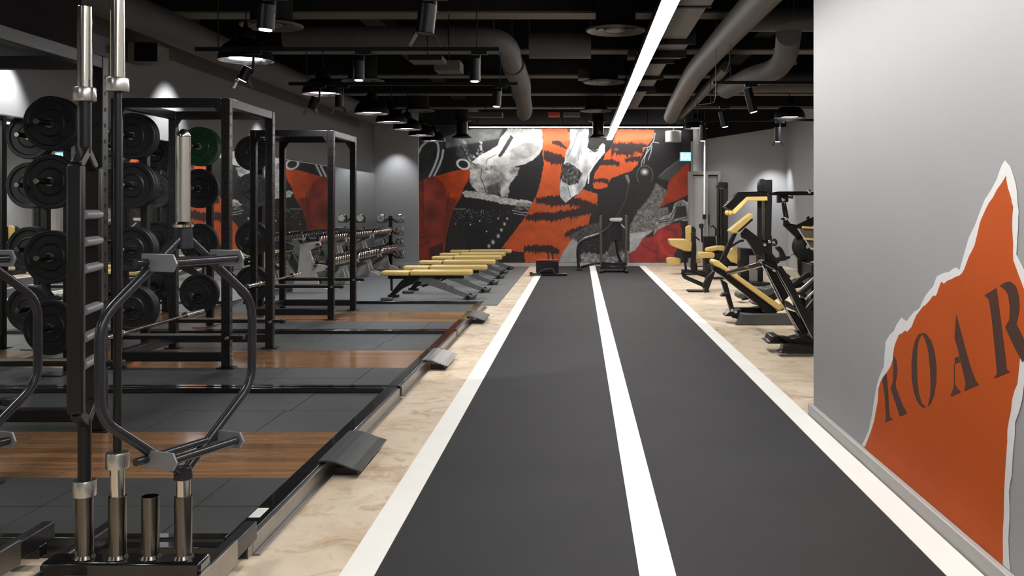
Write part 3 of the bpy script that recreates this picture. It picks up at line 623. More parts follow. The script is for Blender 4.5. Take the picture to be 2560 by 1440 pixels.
for i, (x0, y0, x1, y1, Y) in enumerate(((1085, 150, 1150, 176, 9.9), (1020, 137, 1105, 150, 9.0), (1570, 124, 1590, 142, 12.2), (1370, 280, 1398, 290, 18.6), (1407, 280, 1450, 290, 18.6), (1170, 280, 1255, 292, 18.4), (1445, 172, 1478, 196, 13.9))):
    a, b = P(x0, y1, Y), P(x1, y0, Y)
    t = box_item('cable_tray', ('flat tray left of the lit end spotlight', 'black tray under the nearest cross beam', 'small square box by the linear light', 'small reddish box above the mural', 'pale flat box above the mural', 'wide flat tray above the mural at left', 'box beside the second diffuser')[i], 'ceiling box', (a.x, b.x, Y, Y + .3, a.z, b.z), 'red_paint' if i == 3 else ('rail_black' if i == 1 else 'duct_paint'))
    MB().cyl(((a.x + b.x) / 2, Y + .15, b.z), ((a.x + b.x) / 2, Y + .15, HC), .006, seg=6).build('hanger', 'rail_black', t)
for pts, l in (([P(1984, 0, 9.2), P(1985, 60, 9.2)], 'thin white wire hanging before the elbow duct'), ([Vector((P(1790, 140, 10.5).x, 10.5, HC - .001)), P(1790, 140, 10.5), P(1789, 245, 10.5), P(1784, 258, 10.5), P(1745, 262, 10.5)], 'looped white cable under the flexible duct'),
               ([P(1828, 92, 10), P(1822, 165, 10), P(1805, 196, 10)], 'slack white cable left of the elbow duct'), ([Vector((P(1233, 64, 10.3).x, 10.3 + .1, 3.459)), P(1233, 64, 10.3), P(1240, 108, 10.3)], 'short white wire holding the cross duct')):
    tag(MB().tube([Vector((p.x, p.y, p.z)) for p in pts], .004, 8, .05).build('hanging_cable', 'duct_foil'), l, 'cable')
# speaker and junction box on left wall
t = thing('wall_speaker', 'dark box speaker bracketed high on the left wall', 'speaker', (-4.75, 10.5, 3.0))
MB().box(-4.86, -4.53, 10.31, 10.6, 3.0, 3.22).build('cabinet', 'brown_grey', t, .01)
MB().prism([(-4.78, 10.305, 3.008), (-4.535, 10.305, 3.002), (-4.535, 10.305, 3.195), (-4.78, 10.305, 3.212)], (0, .0045, 0)).build('grille', 'rail_black', t)
MB().beam((-4.9, 10.55, 3.1), (-4.85, 10.55, 3.1), .06, .06).build('bracket', 'duct_paint', t)
tag(MB().box(-4.899, -4.83, 9.95, 10.03, 3.04, 3.12).build('junction_box', 'brown_grey', None, .005), 'small square junction box left of the wall speaker', 'box')
# exit sign
t = thing('exit_sign', 'glowing pale cyan exit sign beside the mural', 'sign', (2.48, 22.55, 2.5))
a, b = P(1700, 403, 22.55), P(1728, 380, 22.55)
MB().box(a.x, b.x, 22.55, 22.62, a.z, b.z).build('housing', 'pale_grey', t, .004)
MB().box(a.x + .008, b.x - .008, 22.542, 22.5499, a.z + .01, b.z - .01).build('sign_face', 'sign_glow', t)
mb = MB()
for u, v, s1, s2 in ((.12, .2, .2, .6), (.42, .15, .1, .35), (.55, .3, .14, .5), (.75, .2, .12, .3), (.62, .65, .2, .15)):
    mb.box(a.x + u * (b.x - a.x), a.x + (u + s1) * (b.x - a.x), 22.539, 22.5415, a.z + v * (b.z - a.z), a.z + (v + s2) * (b.z - a.z))
mb.build('sign_marks', 'sign_mark', t)
for x in (a.x + .04, b.x - .04): MB().cyl((x, 22.58, b.z), (x, 22.58, HC), .005, seg=6).build('hanger', 'rail_black', t)

# ================================================================== LIFTING PLATFORMS
PH = .05
RT = .085
names = ['nearest', 'middle', 'farthest']
def platform(i, y0, y1, wc):
    t = thing('lifting_platform', '%s lifting platform with dark rubber tiles and an oak strip' % names[i], 'platform', (-3.1, (y0 + y1) / 2, 0), 'lifting platforms in a row')
    x0, x1 = XL + .08, -1.46
    MB().box(x0, x1, y0 + .06, y1 - .06, .001, .026).build('base_board', 'rubber_black', t)
    w0, w1 = wc - .5, wc + .5
    for j in range(10):
        a = w0 + j * .1
        cut = random.choice([-3.9, -3.3, -2.7, -2.2]); 
        for xa, xb in ((x0 + .01, cut), (cut, x1)):
            MB().box(xa + .0008, xb - .0008, a + .0008, a + .0992, .0265, PH).build('wood_plank', 'oak', t)
    def tiles(a, b, off):
        n = max(1, round((b - a) / .5)); h = (b - a) / n
        for k in range(n):
            xs = [x0] + [x for x in [x1 - off[k % 2] - m * .72 for m in range(6)][::-1] if x > x0 + .05] + [x1]
            for xa, xb in zip(xs, xs[1:]):
                MB().box(xa + .003, xb - .003, a + k * h + .003, a + (k + 1) * h - .003, .0265, PH - .001 - .001 * random.random()).build('rubber_tile', 'rubber_tile', t)
    tiles(y0 + .062, w0 - .002, (.33, .33)); tiles(w1 + .002, y1 - .062, (.55, .52))
    for nm, a in (('front_rail', y0), ('rear_rail', y1 - .058)):
        MB().box(x0, -1.46, a, a + .058, .002, RT).build(nm, 'gloss_black', t, .004)
    MB().box(-1.458, -1.372, y0 + .0, y1 - .0, .002, RT + .002).build('side_rail', 'gloss_black', t, .004)
    MB().box(-1.371, -1.353, y0 + .03, y1 - .03, .001, .078).box(-1.3529, -1.325, y0 + .03, y1 - .03, .001, .008).build('steel_lip', 'steel_lip', t, .002)
    MB().box(-1.46, -1.36, y0 - .012, y0 - .0005, .001, RT + .004).build('corner_bracket', 'black_steel', t, .002)
    MB().cyl((-1.41, y0 - .022, .045), (-1.41, y0 - .012, .045), .011, seg=10).build('bolt', 'chrome', t)
    if i == 0:
        MB().box(-1.45, -1.40, 4.2, 4.33, RT + .0022, RT + .003).build('sticker', 'white_satin', t)
for i, (a, b, c) in enumerate(((3.95, 7.25, 5.45), (7.28, 10.58, 8.80), (10.61, 13.80, 12.14))): platform(i, a, b, c)
for i, (c, m, l) in enumerate(((5.43, 'rubber_tile', 'dark rubber foot ramp at the edge of the nearest platform'), (8.78, 'brushed', 'shiny steel foot ramp at the edge of the middle platform'), (12.1, 'rubber_tile', 'small grey foot ramp at the edge of the farthest platform'))):
    hl = .34
    t = thing('foot_ramp', l, 'ramp', (-1.27, c, 0), 'tilted ramps on the platform edges')
    mb = MB(); xs = np.linspace(-1.385, -1.16, 6); zs = [.092, .094, .086, .07, .052, .04]
    for k in range(5):
        mb.prism([(xs[k], c - hl, zs[k]), (xs[k + 1], c - hl, zs[k + 1]), (xs[k + 1], c - hl, zs[k + 1] + .008), (xs[k], c - hl, zs[k] + .008)], (0, hl * 2, 0))
    mb.build('ramp_plate', m, t)
    for yy in (c - hl + .08, c + hl - .1): MB().box(-1.32, -1.20, yy, yy + .02, .001, .044).build('support_rib', 'black_steel', t)

# ================================================================== POWER RACKS
XF, XB, RH, PW = -3.05, -4.0, 2.38, .075
def rack(i, y0, y1, sb, label, xf=XF):
    t = thing('power_rack', label, 'power rack', ((xf + XB) / 2, (y0 + y1) / 2, PH), 'black power racks')
    h = PW / 2
    for x, y in ((xf, y0), (xf, y1), (XB, y0), (XB, y1)):
        u = MB().box(x - h, x + h, y - h, y + h, PH + .009, RH).build('upright', 'black_steel', t, .006)
        mb = MB()
        for z in np.arange(.25, RH - .1, .1): mb.cyl((x + h + .0002, y, z), (x + h + .0022, y, z), .013, seg=8).cyl((x, y - h - .0002, z), (x, y - h - .0022, z), .011, seg=8)
        mb.build('adjustment_holes', 'rail_black', u, kind='stuff')
        MB().box(x - .075, x + .075, y - .06, y + .06, PH + .001, PH + .0085).build('foot_plate', 'black_steel', t, .002)
    for y in (y0, y1):
        MB().box(XB + h, xf - h, y - .036, y + .036, RH - .078, RH).build('top_beam', 'black_steel', t, .005)
        MB().box(XB + h, xf - h, y - .036, y + .036, .11, .19).build('base_beam', 'black_steel', t, .005)
    for x in (xf, XB): MB().box(x - .036, x + .036, y0 + h, y1 - h, RH - .078, RH).build('side_beam', 'black_steel', t, .005)
    MB().box(XB - .036, XB + .036, y0 + h, y1 - h, .11, .19).build('side_beam', 'black_steel', t, .005)
    # gussets under the top beams
    for y in (y0, y1):
        for x, s in ((xf, -1), (XB, 1)):
            MB().prism([(x + s * h, y - .04, RH - .078), (x + s * (h + .06), y - .04, RH - .078), (x + s * h, y - .04, RH - .17)], (0, .006, 0)).build('gusset', 'black_steel', t)
    # safety bars
    for y in (y0, y1):
        s_ = MB().box(XB + h, xf + .10, y - .032, y + .032, sb - .045, sb - .012).build('safety_bar', 'black_steel', t, .003)
        MB().box(XB + h + .02, xf + .02, y - .026, y + .026, sb - .0115, sb).build('wear_strip', 'brushed', s_)
        MB().box(xf + .101, xf + .15, y - .034, y + .034, sb - .05, sb - .01).build('end_cap', 'black_steel', s_, .008)
        MB().cyl((xf + .02, y - .07, sb - .03), (xf + .02, y - .035, sb - .03), .014, seg=10).build('pin', 'brushed', s_)
    # bolts on the base
    for y in (y0, y1):
        for z in (.13, .17): MB().cyl((xf + h, y, z), (xf + h + .01, y, z), .012, seg=8).build('bolt', 'chrome', t)
    return t
R0 = rack(0, 4.82, 5.98, .5, 'nearest power rack, cut by the left picture edge', -2.99)
R1 = rack(1, 8.30, 9.46, .345, 'power rack on the middle platform holding a barbell low')
R2 = rack(2, 11.79, 12.93, .49, 'power rack on the farthest platform before the dumbbells')
# storage posts with pegs
PX = -4.35
PZ = (2.13, 1.65, 1.03, .45)
def storage(y, label, depth=.36):
    t = thing('plate_storage_post', label, 'plate rack', (PX, y, PH), 'upright posts with plate pegs')
    MB().box(PX - .035, PX + .035, y - .035, y + .035, PH + .008, 2.3).build('post', 'black_steel', t, .005)
    MB().box(PX - .09, PX + .09, y - .3, y + .09, PH + .0005, PH + .0075).build('foot_plate', 'black_steel', t, .002)
    for z in PZ:
        MB().box(PX - .05, PX + .05, y - .045, y - .0355, z - .06, z + .06).build('peg_plate', 'black_steel', t)
        MB().cyl((PX, y - .045, z), (PX, y - depth, z), .0245, seg=16).build('peg', 'gunmetal', t, .003)
def plate_thing(x, y, z, m, label, D=.45, th=.06, letters=False, grp='weight plates on the storage pegs'):
    r = D / 2
    t = thing('weight_plate', label, 'weight plate', (x, y, z), grp)
    pr = [(.026, -.0), (.05, 0), (.052, .004), (.10, .006), (.108, .001), (.113, .006), (.118, .012), (r * .80, .012), (r * .84, .002), (r - .006, 0), (r, .006), (r, th - .006), (r - .006, th), (r * .84, th), (r * .8, th - .01), (.1, th - .01), (.06, th), (.026, th), (.026, 0)]
    MB().lathe(pr, (x, y, z), (0, 1, 0), 44).build('disc', m, t, ang=25)
    MB().lathe([(.0255, -.002), (.038, -.002), (.038, .003), (.0255, .003)], (x, y, z), (0, 1, 0), 20).build('hub_ring', 'gunmetal' if not m == 'plate_green' else 'brushed', t)
    if letters:
        mb = MB()
        for c0, n in ((2.2, 6), (.75, 5), (-.9, 4)):
            for k in range(n):
                a = c0 - k * .16; rr = .148
                for q in (-.010, .010) if k % 2 else (-.008, .0):
                    cx, cz = x + rr * math.cos(a) + q * math.sin(a), z + rr * math.sin(a) - q * math.cos(a)
                    dx, dz = math.cos(a) * .014, math.sin(a) * .014
                    mb.beam((cx - dx, y + .008, cz - dz), (cx + dx, y + .008, cz + dz), .006, .006, up=(0, 1, 0))
        mb.build('raised_marks', m, t)
    return t
hz = ('top', 'second', 'third', 'bottom')
def column(y, yf, label, mats, who, cnt=(2, 1, 2, 1), letters=(1, 0, 0, 0), depth=None):
    storage(y, label, depth or (y - yf + .20))
    for k, z in enumerate(PZ):
        for j in range(cnt[k]):
            nm = {'rubber_black': 'black', 'plate_green': 'green', 'plate_grey': 'grey'}[mats[k]]
            plate_thing(PX, yf + j * .064, z, mats[k] if j == 0 or mats[k] != 'plate_green' else 'plate_green',
                        '%s plate on the %s peg %s%s' % (nm, hz[k], who, '' if cnt[k] == 1 else (', front' if j == 0 else ', rear')), letters=bool(letters[k]) and j == 0, D=.45 if k != 2 else .44)
column(8.18, 7.88, 'plate post at the near side of the middle rack', ['rubber_black'] * 4, 'of the post nearest the camera', (2, 1, 1, 1), (1, 0, 0, 0))
column(9.62, 9.32, 'plate post at the far side of the middle rack', ['rubber_black'] * 4, 'behind the tall chrome bars', (2, 2, 2, 2), (0, 0, 0, 0))
column(11.3, 10.96, 'plate post beside the upright chrome sleeve, holding a green plate', ['plate_green', 'rubber_black', 'rubber_black', 'rubber_black'], 'of the post with the green plate', (2, 1, 1, 1), (1, 0, 0, 0))
PXs = PX; PX = -4.22
column(12.7, 12.36, 'plate post inside the farthest rack', ['rubber_black', 'plate_grey', 'rubber_black', 'rubber_black'], 'inside the farthest rack', (1, 1, 2, 2), (0, 1, 0, 0))
PX = PXs
# barbells across the safety bars
def barbell(x, y0, z, label):
    t = thing('barbell', label, 'barbell', (x, y0 + 1.1, z), 'barbells lying across the racks')
    MB().cyl((x, y0 + .445, z), (x, y0 + 1.755, z), .014, seg=14).build('shaft', 'gunmetal', t)
    for a, b, c in ((y0, y0 + .415, y0 + .44), (y0 + 2.2, y0 + 1.785, y0 + 1.76)):
        MB().cyl((x, a, z), (x, b, z), .025, seg=20).build('sleeve', 'chrome', t, .002)
        MB().cyl((x, b, z), (x, c, z), .036, seg=20).build('collar', 'chrome', t, .002)
    return t
barbell(-3.92, 7.78, .36, 'barbell lying low across the middle rack')
barbell(-3.90, 11.26, .505, 'barbell lying low across the farthest rack')
# ================================================================== BAR HOLDERS and standing bars
def holder(x0, label, n=4, first=0):
    t = thing('bar_holder', label, 'bar holder', (x0, 3.5, 0), 'floor bar holders')
    yh = 3.375
    MB().box(x0 - .305, x0 + .249, yh - .05, yh + .05, .16, .214).build('base_beam', 'gloss_black', t, .01)
    for x in (x0 - .317, x0 + .2492):
        MB().box(x, x + .012, 3.02, 3.66, .085, .178).build('side_flange', 'steel_lip', t, .002)
        MB().box(x - .05, x - .0002, 3.43, 3.92, .09, .165).build('side_arm', 'black_steel', t, .006)
        MB().box(x - .02, x + .02, 3.02, 3.10, .0, .0845).build('foot', 'black_steel', t)
    for k in range(4):
        x = x0 - .176 + .1155 * k
        tb = MB().pipe((x, yh, .2145), (x, yh, .431), .030, .0262, 28).build('socket', 'gunmetal', t)
        MB().lathe([(.030, .0), (.036, .0), (.030, .012)], (x, yh, .2143), seg=20).build('weld_bead', 'gunmetal', tb)
    MB().box(x0 - .31, x0 + .25, 3.80, 3.86, .05, .10).build('rear_beam', 'gloss_black', t, .004)
    return t, yh
H1, yh = holder(-1.564 + .0, 'four socket bar holder at the lower left, holding three bars')
X_ = lambda k: -1.564 - .176 + .1155 * k
H2, _ = holder(-2.39, 'bar holder cut by the left picture edge')
# bar 1: thick axle bar ; bar 2: barbell
def upbar(x, zlow, zup, shaft_r, top, bot, label, name='standing_barbell', cut=None):
    t = thing(name, label, 'barbell', (x, yh, bot), 'bars standing in the bar holder')
    if cut:
        MB().cyl((x, yh, zlow + .02), (x, yh, cut[0] - .035), shaft_r, seg=24).build('shaft', 'black_steel', t)
        MB().cyl((x, yh, cut[1] + .035), (x, yh, zup), shaft_r, seg=24).build('shaft', 'black_steel', t)
    else: MB().cyl((x, yh, zlow + .02), (x, yh, zup), shaft_r, seg=24).build('shaft', 'black_steel', t)
    MB().cyl((x, yh, bot), (x, yh, zlow), .0245, seg=24).build('sleeve', 'chrome', t, .002)
    MB().cyl((x, yh, zup + .045), (x, yh, top), .0245, seg=24).build('sleeve', 'chrome', t, .003)
    MB().lathe([(shaft_r, 0), (.038, 0), (.039, .004), (.039, .05), (.037, .055), (shaft_r, .055)], (x, yh, zlow - .005), seg=36).build('collar', 'brushed', t)
    MB().lathe([(shaft_r, 0), (.036, 0), (.038, .004), (.038, .044), (.036, .048), (.02, .048)], (x, yh, zup), seg=36).build('collar', 'brushed', t)
    return t
sw = upbar(X_(0), .437, 1.818, .0225, 2.153, .22, 'multi grip bar with rungs and chrome sleeves, leftmost standing bar', cut=(.735, 1.60))
xs0 = X_(0)
dS = Vector((.23, -.973, 0))
cA, cB = Vector((xs0, yh, 0)) + dS * .108, Vector((xs0, yh, 0)) - dS * .108
def railp(c, w, name):
    n_ = Vector((.973, .23, 0)) * w / 2; dd = dS * .022
    q = [c - n_ - dd, c + n_ - dd, c + n_ + dd, c - n_ + dd]
    MB().prism([Vector((p.x, p.y, .742)) for p in q], (0, 0, .85)).build(name, 'black_steel', sw, .009)
railp(cA, .052, 'side_rail'); railp(cB, .066, 'side_rail')
for z0, zc in ((.745, .69), (1.585, 1.645)):
    a, b = sorted((z0, zc))
    MB().beam((cA.x, cA.y, z0), (xs0, yh, zc), .035, .04).beam((cB.x, cB.y, z0), (xs0, yh, zc), .035, .04).build('end_yoke', 'black_steel', sw, .006)
for z in (1.42, 1.326, 1.233, 1.09, .997, .905):
    n_ = Vector((.973, .23, 0)) * .02
    MB().cyl(Vector((cA.x, cA.y, z)) + n_ + dS * .0, Vector((cB.x, cB.y, z)) + n_, .0165, seg=16).build('grip_peg', 'hex_plate', sw)
upbar(X_(1), .535, 1.852, .0145, 2.29, .22, 'slim dark barbell with chrome sleeves reaching above the frame')
# hex bars
def hexbar(cx, cy, label):
    cz = .93
    t = thing('hex_trap_bar', label, 'trap bar', (cx, cy, .16), 'hex trap bars standing upright')
    d = Vector((.37, .929, 0)); n = Vector((.929, -.37, 0)); C0 = Vector((cx, cy, cz)); U = Vector((0, 0, 1))
    hw, hr, ha = .352, .158, .42
    pts = [C0 + U * ha, C0 - d * hw + U * hr, C0 - d * hw - U * hr, C0 - U * ha]
    pts2 = [C0 + U * ha, C0 + d * hw + U * hr, C0 + d * hw - U * hr, C0 - U * ha]
    MB().tube(pts, .0165, 14, .07).build('frame_rail', 'hex_steel', t)
    MB().tube(pts2, .0165, 14, .07).build('frame_rail', 'hex_steel', t)
    for s in (1, -1):
        z = s * .33
        c = C0 + U * z
        wv = .15
        MB().cyl(c - d * .21, c + d * .21, .0135, seg=14).build('low_grip', 'grip_dark' if False else 'hex_steel', t)
        q = c + n * .10
        MB().cyl(q - d * .15, q + d * .15, .0150, seg=14).build('raised_grip', 'hex_steel', t)
        for e in (-1, 1):
            a = c + d * (.155 * e)
            p = [a - n * .025 - U * .03, a - n * .025 + U * .03, q + d * (.155 * e) + n * .012 + U * .03, q + d * (.155 * e) + n * .03 - U * .002, q + d * (.155 * e) + n * .012 - U * .03]
            MB().prism(p, d * .008 * e).build('grip_plate', 'hex_plate', t, .002)
    tz = C0.z + ha
    MB().cyl((cx, cy, tz - .05), (cx, cy, tz + .025), .034, .030, seg=24).build('sleeve_socket', 'hex_steel', t, .004)
    MB().lathe([(.034, 0), (.036, .01), (.03, .02)], (cx, cy, tz + .025), seg=24).build('sleeve_ring', 'chrome', t)
    MB().cyl((cx, cy, tz + .03), (cx, cy, tz + .345), .0245, seg=28).build('sleeve', 'chrome', t, .002)
    MB().lathe([(.0245, 0), (.024, .008), (.016, .022), (.001, .026)], (cx, cy, tz + .345), seg=24).build('sleeve_cap', 'chrome', t)
    MB().cyl((cx, cy, .49), (cx, cy, .535), .033, .028, seg=24).build('sleeve_socket', 'hex_steel', t, .004)
    MB().cyl((cx, cy, .22), (cx, cy, .4899), .0242, seg=28).build('sleeve', 'chrome', t)
hexbar(X_(3), yh, 'dark hexagonal trap bar standing in the rightmost socket')
hexbar(-2.39 + .1705, yh, 'second hexagonal trap bar partly cut by the left edge')

# ================================================================== BENCHES
bl = ['nearest adjustable bench with a yellow pad in the row', 'second adjustable bench counting from the nearest', 'third adjustable bench counting from the nearest',
      'fourth adjustable bench counting from the nearest', 'fifth adjustable bench, next to the one at the mural', 'farthest adjustable bench right before the mural']
def pad(x0, x1, y0, y1, z0, z1, name, t, bev=.025):
    return MB().box(x0, x1, y0, y1, z0, z1).build(name, 'yellow_vinyl', t, bev, segs=4)
def bench(x0, y, L=1.38):
    t = thing('weight_bench', bl[0], 'bench', (x0 + .7, y, .0125), 'yellow adjustable benches in a row')
    Z = .0125
    pad(x0, x0 + .42, y - .14, y + .14, .378, .452, 'seat_pad', t)
    pad(x0 + .44, x0 + L, y - .15, y + .15, .382, .462, 'back_pad', t)
    MB().beam((x0 + .08, y, .35), (x0 + 1.25, y, .355), .07, .05).build('pad_beam', 'black_steel', t, .006)
    MB().prism([(x0 + .38, y - .03, .37), (x0 + .58, y - .03, .37), (x0 + .50, y - .03, .27), (x0 + .30, y - .03, .17), (x0 + .16, y - .03, .05), (x0 + .08, y - .03, .05), (x0 + .2, y - .03, .2), (x0 + .28, y - .03, .29)], (0, .06, 0)).build('front_leg', 'black_steel', t, .006)
    MB().prism([(x0 + .58, y - .035, .37), (x0 + .66, y - .035, .37), (x0 + .78, y - .035, .355), (x0 + .80, y - .035, .32), (x0 + .88, y - .035, .31), (x0 + .90, y - .035, .27), (x0 + .98, y - .035, .262), (x0 + 1.0, y - .035, .225), (x0 + 1.08, y - .035, .215), (x0 + 1.10, y - .035, .18), (x0 + 1.33, y - .035, .09), (x0 + 1.33, y - .035, .04), (x0 + 1.26, y - .035, .04), (x0 + .55, y - .035, .29)], (0, .07, 0)).build('ladder_beam', 'rubber_mat', t, .004)
    MB().prism([(x0 + .11, y - .025, .37), (x0 + .145, y - .025, .37), (x0 + .15, y - .025, .14), (x0 + .12, y - .025, .14)], (0, .05, 0)).build('seat_strut', 'black_steel', t, .003)
    MB().beam((x0 + .12, y - .27, .035), (x0 + .12, y + .27, .035), .05, .04).build('front_foot', 'black_steel', t, .008)
    for s in (-1, 1): MB().box(x0 + .02, x0 + .2, y + s * .27 - .035, y + s * .27 + .035, Z, .06).build('foot_shoe', 'rubber_tile', t, .012)
    MB().beam((x0 + 1.33, y - .15, .04), (x0 + 1.33, y + .15, .04), .05, .045).prism([(x0 + 1.24, y - .1, Z), (x0 + 1.42, y - .1, Z), (x0 + 1.46, y - .1, .09), (x0 + 1.40, y - .1, .06), (x0 + 1.28, y - .1, .05)], (0, .2, 0)).build('rear_foot', 'rubber_tile', t, .006)
    MB().tube([(x0 + .9, y + .05, .37), (x0 + .8, y + .05, .28), (x0 + .6, y + .05, .2)], .015, 10, .05).build('adjust_strut', 'black_steel', t)
    for a in (-.19, .151): MB().cyl((x0 + 1.33, y + a, .05), (x0 + 1.33, y + a + .039, .05), .036, seg=18).build('wheel', 'rubber_black', t, .004)
    return t
bp = [(-3.04, 14.85), (-2.93, 16.05), (-2.93, 17.6), (-2.93, 19.1), (-2.96, 20.4), (-2.93, 21.8)]
b0 = bench(*bp[0])
for i, (x, y) in enumerate(bp[1:]):
    c = copy_tree(b0); c.location = b0.location + Vector((x - bp[0][0], y - bp[0][1], 0)); c['label'] = bl[i + 1]

# ================================================================== DUMBBELL RACKS
def dumb(x, y, z, r, L=.30, parent_label='', grp=''):
    t = thing('dumbbell', parent_label, 'dumbbell', (x, y, z), grp)
    MB().cyl((x - L / 2 + .08, y, z), (x + L / 2 - .08, y, z), .016, seg=10).build('handle', 'chrome', t)
    for s in (-1, 1):
        MB().lathe([(.001, 0), (r * .9, 0), (r, .012), (r, .075), (r * .9, .088), (.001, .088)], (x + s * (L / 2 - .088), y, z), (s, 0, 0), 14).build('weight_head', 'rubber_black', t)
        MB().lathe([(r * 1.0, -.052), (r * 1.04, -.05), (r * 1.04, -.012), (r * .9, .003), (.001, .006)], (x + s * (L / 2), y, z), (s, 0, 0), 14).build('head_cap', 'chrome', t)
        MB().cyl((x + s * (L / 2 - .094), y, z), (x + s * (L / 2 - .088), y, z), r * .8, seg=12).build('inner_cap', 'rubber_black', t)
    return t
def drack(y0, y1, which):
    t = thing('dumbbell_rack', 'two tier dumbbell rack, %s one along the mirror' % which, 'dumbbell rack', (-4.35, (y0 + y1) / 2, .0125), 'dumbbell racks along the mirror')
    for y in (y0 + .1, y1 - .1):
        MB().prism([(-4.75, y - .03, .0125), (-4.10, y - .03, .0125), (-4.12, y - .03, .07), (-4.3, y - .03, .12), (-4.36, y - .03, .35), (-4.12, y - .03, .40), (-4.14, y - .03, .46), (-4.40, y - .03, .50), (-4.46, y - .03, .72), (-4.28, y - .03, .80), (-4.3, y - .03, .87), (-4.62, y - .03, .82), (-4.66, y - .03, .4), (-4.75, y - .03, .1)], (0, .06, 0)).build('side_frame', 'pale_grey', t, .008)
    for x, z in ((-4.26, .44), (-4.42, .845)):
        for dx in (-.10, .10):
            MB().beam((x + dx, y0, z + dx * -.25 - .0), (x + dx, y1, z + dx * -.25), .05, .02).build('shelf_rail', 'black_steel', t, .003)
drs = [(15.8, 17.75), (17.85, 19.8), (19.9, 21.85)]
ORD = ['nearest', 'second', 'third', 'fourth', 'fifth', 'sixth', 'seventh', 'eighth', 'ninth', 'tenth', 'eleventh', 'farthest']
for k, (a, b) in enumerate(drs):
    w_ = ('nearest', 'middle', 'farthest')[k]; drack(a, b, w_)
    for x, z, tier in ((-4.26, .44, 'lower'), (-4.42, .845, 'upper')):
        lab = 'chrome dumbbell, %s%s on the %s tier of the %s dumbbell rack'; cnt_ = lambda j: (ORD[j], '' if j in (0, 11) else ' from the near end', tier, w_); g = '%s tier dumbbells, %s rack' % (tier, w_)
        n = 12; r = (.072 if tier == 'lower' else .058) - .004 * k
        stp = (b - a - .1) / n; y = a + .05 + stp / 2
        first = dumb(x, y, z + r + .014, r, .32, lab % cnt_(0), g)
        for j in range(1, n):
            c = copy_tree(first); c.location = first.location + Vector((0, stp * j, 0)); c['label'] = lab % cnt_(j)
# vertical tree rack with chrome dumbbells
xt, yt = -4.08, 22.3
xt = -4.40; yt = 22.35
t = thing('dumbbell_tree', 'upright dumbbell tree beside the grey pier', 'dumbbell rack', (xt, yt, .0125))
MB().box(xt - .2, xt + .2, yt - .18, yt + .18, .0125, .045).build('base_plate', 'black_steel', t, .006)
MB().box(xt - .04, xt + .04, yt - .04, yt + .04, .045, 1.22).build('post', 'black_steel', t, .008)
tz = (1.14, .86, .585, .31)
for z in tz:
    for s in (-1, 1):
        MB().prism([(xt + s * .04, yt - .06, z), (xt + s * .12, yt - .06, z - .075), (xt + s * .30, yt - .06, z - .075), (xt + s * .31, yt - .06, z - .04), (xt + s * .29, yt - .06, z - .062), (xt + s * .14, yt - .06, z - .062), (xt + s * .05, yt - .06, z + .03)], (0, .12, 0)).build('cradle', 'black_steel', t)
lv = ('top', 'second', 'third', 'bottom')
for i, z in enumerate(tz):
    for s in (-1, 1):
        x = xt + s * .215; z = tz[i] + .028
        q = thing('dumbbell', 'chrome dumbbell on the %s cradle of the tree, %s side' % (lv[i], 'left' if s < 0 else 'right'), 'dumbbell', (x, yt, z + .03), 'chrome dumbbells on the tree rack')
        MB().cyl((x, yt - .05, z + .0), (x, yt + .05, z), .016, seg=10).build('handle', 'chrome', q)
        for e in (-1, 1):
            MB().lathe([(.001, 0), (.075, .0), (.088, .014), (.088, .06), (.075, .075), (.001, .075)], (x, yt + e * .05, z), (0, e, 0), 20).build('weight_head', 'chrome', q)
            MB().lathe([(.04, .0755), (.038, .080), (.001, .080)], (x, yt + e * .05, z), (0, e, 0), 20).build('head_cap', 'brushed', q)

# ================================================================== SLEDS at the end of the track
Ys = 20.9
t = thing('push_sled', 'dark push sled with two tall poles in front of the mural', 'sled', (P(1535, 0, Ys).x, Ys, .0125))
for x in (1503, 1565):
    p = P(x, 678, Ys)
    MB().beam((p.x, Ys + .05, .16), (p.x + (.01 if x > 1530 else -.01), Ys + .05, 1.24), .06, .06).build('pole', 'gunmetal', t, .006)
    MB().box(p.x - .04, p.x + .04, Ys - .35, Ys + .55, .013, .075).build('skid', 'black_steel', t, .02)
for yy, z0, z1 in ((Ys - .05, .17, .23), (Ys - .1, .09, .15), (Ys + .4, .08, .14)):
    MB().box(P(1503, 0, Ys).x, P(1565, 0, Ys).x, yy, yy + .06, z0, z1).build('cross_bar', 'gloss_black', t, .006)
MB().box(P(1503, 0, Ys).x, P(1565, 0, Ys).x, Ys - .04, Ys + .4, .15, .165).build('deck', 'black_steel', t)
Yc = 21.6
t = thing('curved_treadmill', 'slim machine with an arched side frame behind the push sled', 'treadmill', P(1480, 672, Yc))
MB().tube([P(1447, 672, Yc), P(1444, 640, Yc), P(1445, 612, Yc), P(1462, 598, Yc), P(1500, 588, Yc), P(1526, 566, Yc), P(1533, 556, Yc)], .032, 12, .14).build('side_frame', 'hex_steel', t)
MB().box(P(1441, 0, Yc).x, P(1456, 0, Yc).x, Yc - .2, Yc + .2, .0126, .05).build('foot', 'black_steel', t, .01)
MB().box(P(1529, 0, Yc).x, P(1553, 0, Yc).x, Yc - .05, Yc + .05, P(0, 554, Yc).z, P(0, 547, Yc).z).build('console', 'pale_grey', t, .01)
MB().prism([P(1530, 556, Yc), P(1552, 556, Yc), P(1556, 600, Yc), P(1530, 606, Yc)], (0, .03, 0)).build('console_back', 'black_steel', t, .004)
MB().tube([P(1540, 600, Yc), P(1545, 640, Yc), P(1558, 665, Yc)], .03, 10, .1).build('column', 'black_steel', t)
MB().tube([P(1452, 668, Yc), P(1500, 655, Yc), P(1556, 668, Yc)], .03, 10, .2).build('running_deck', 'black_steel', t)
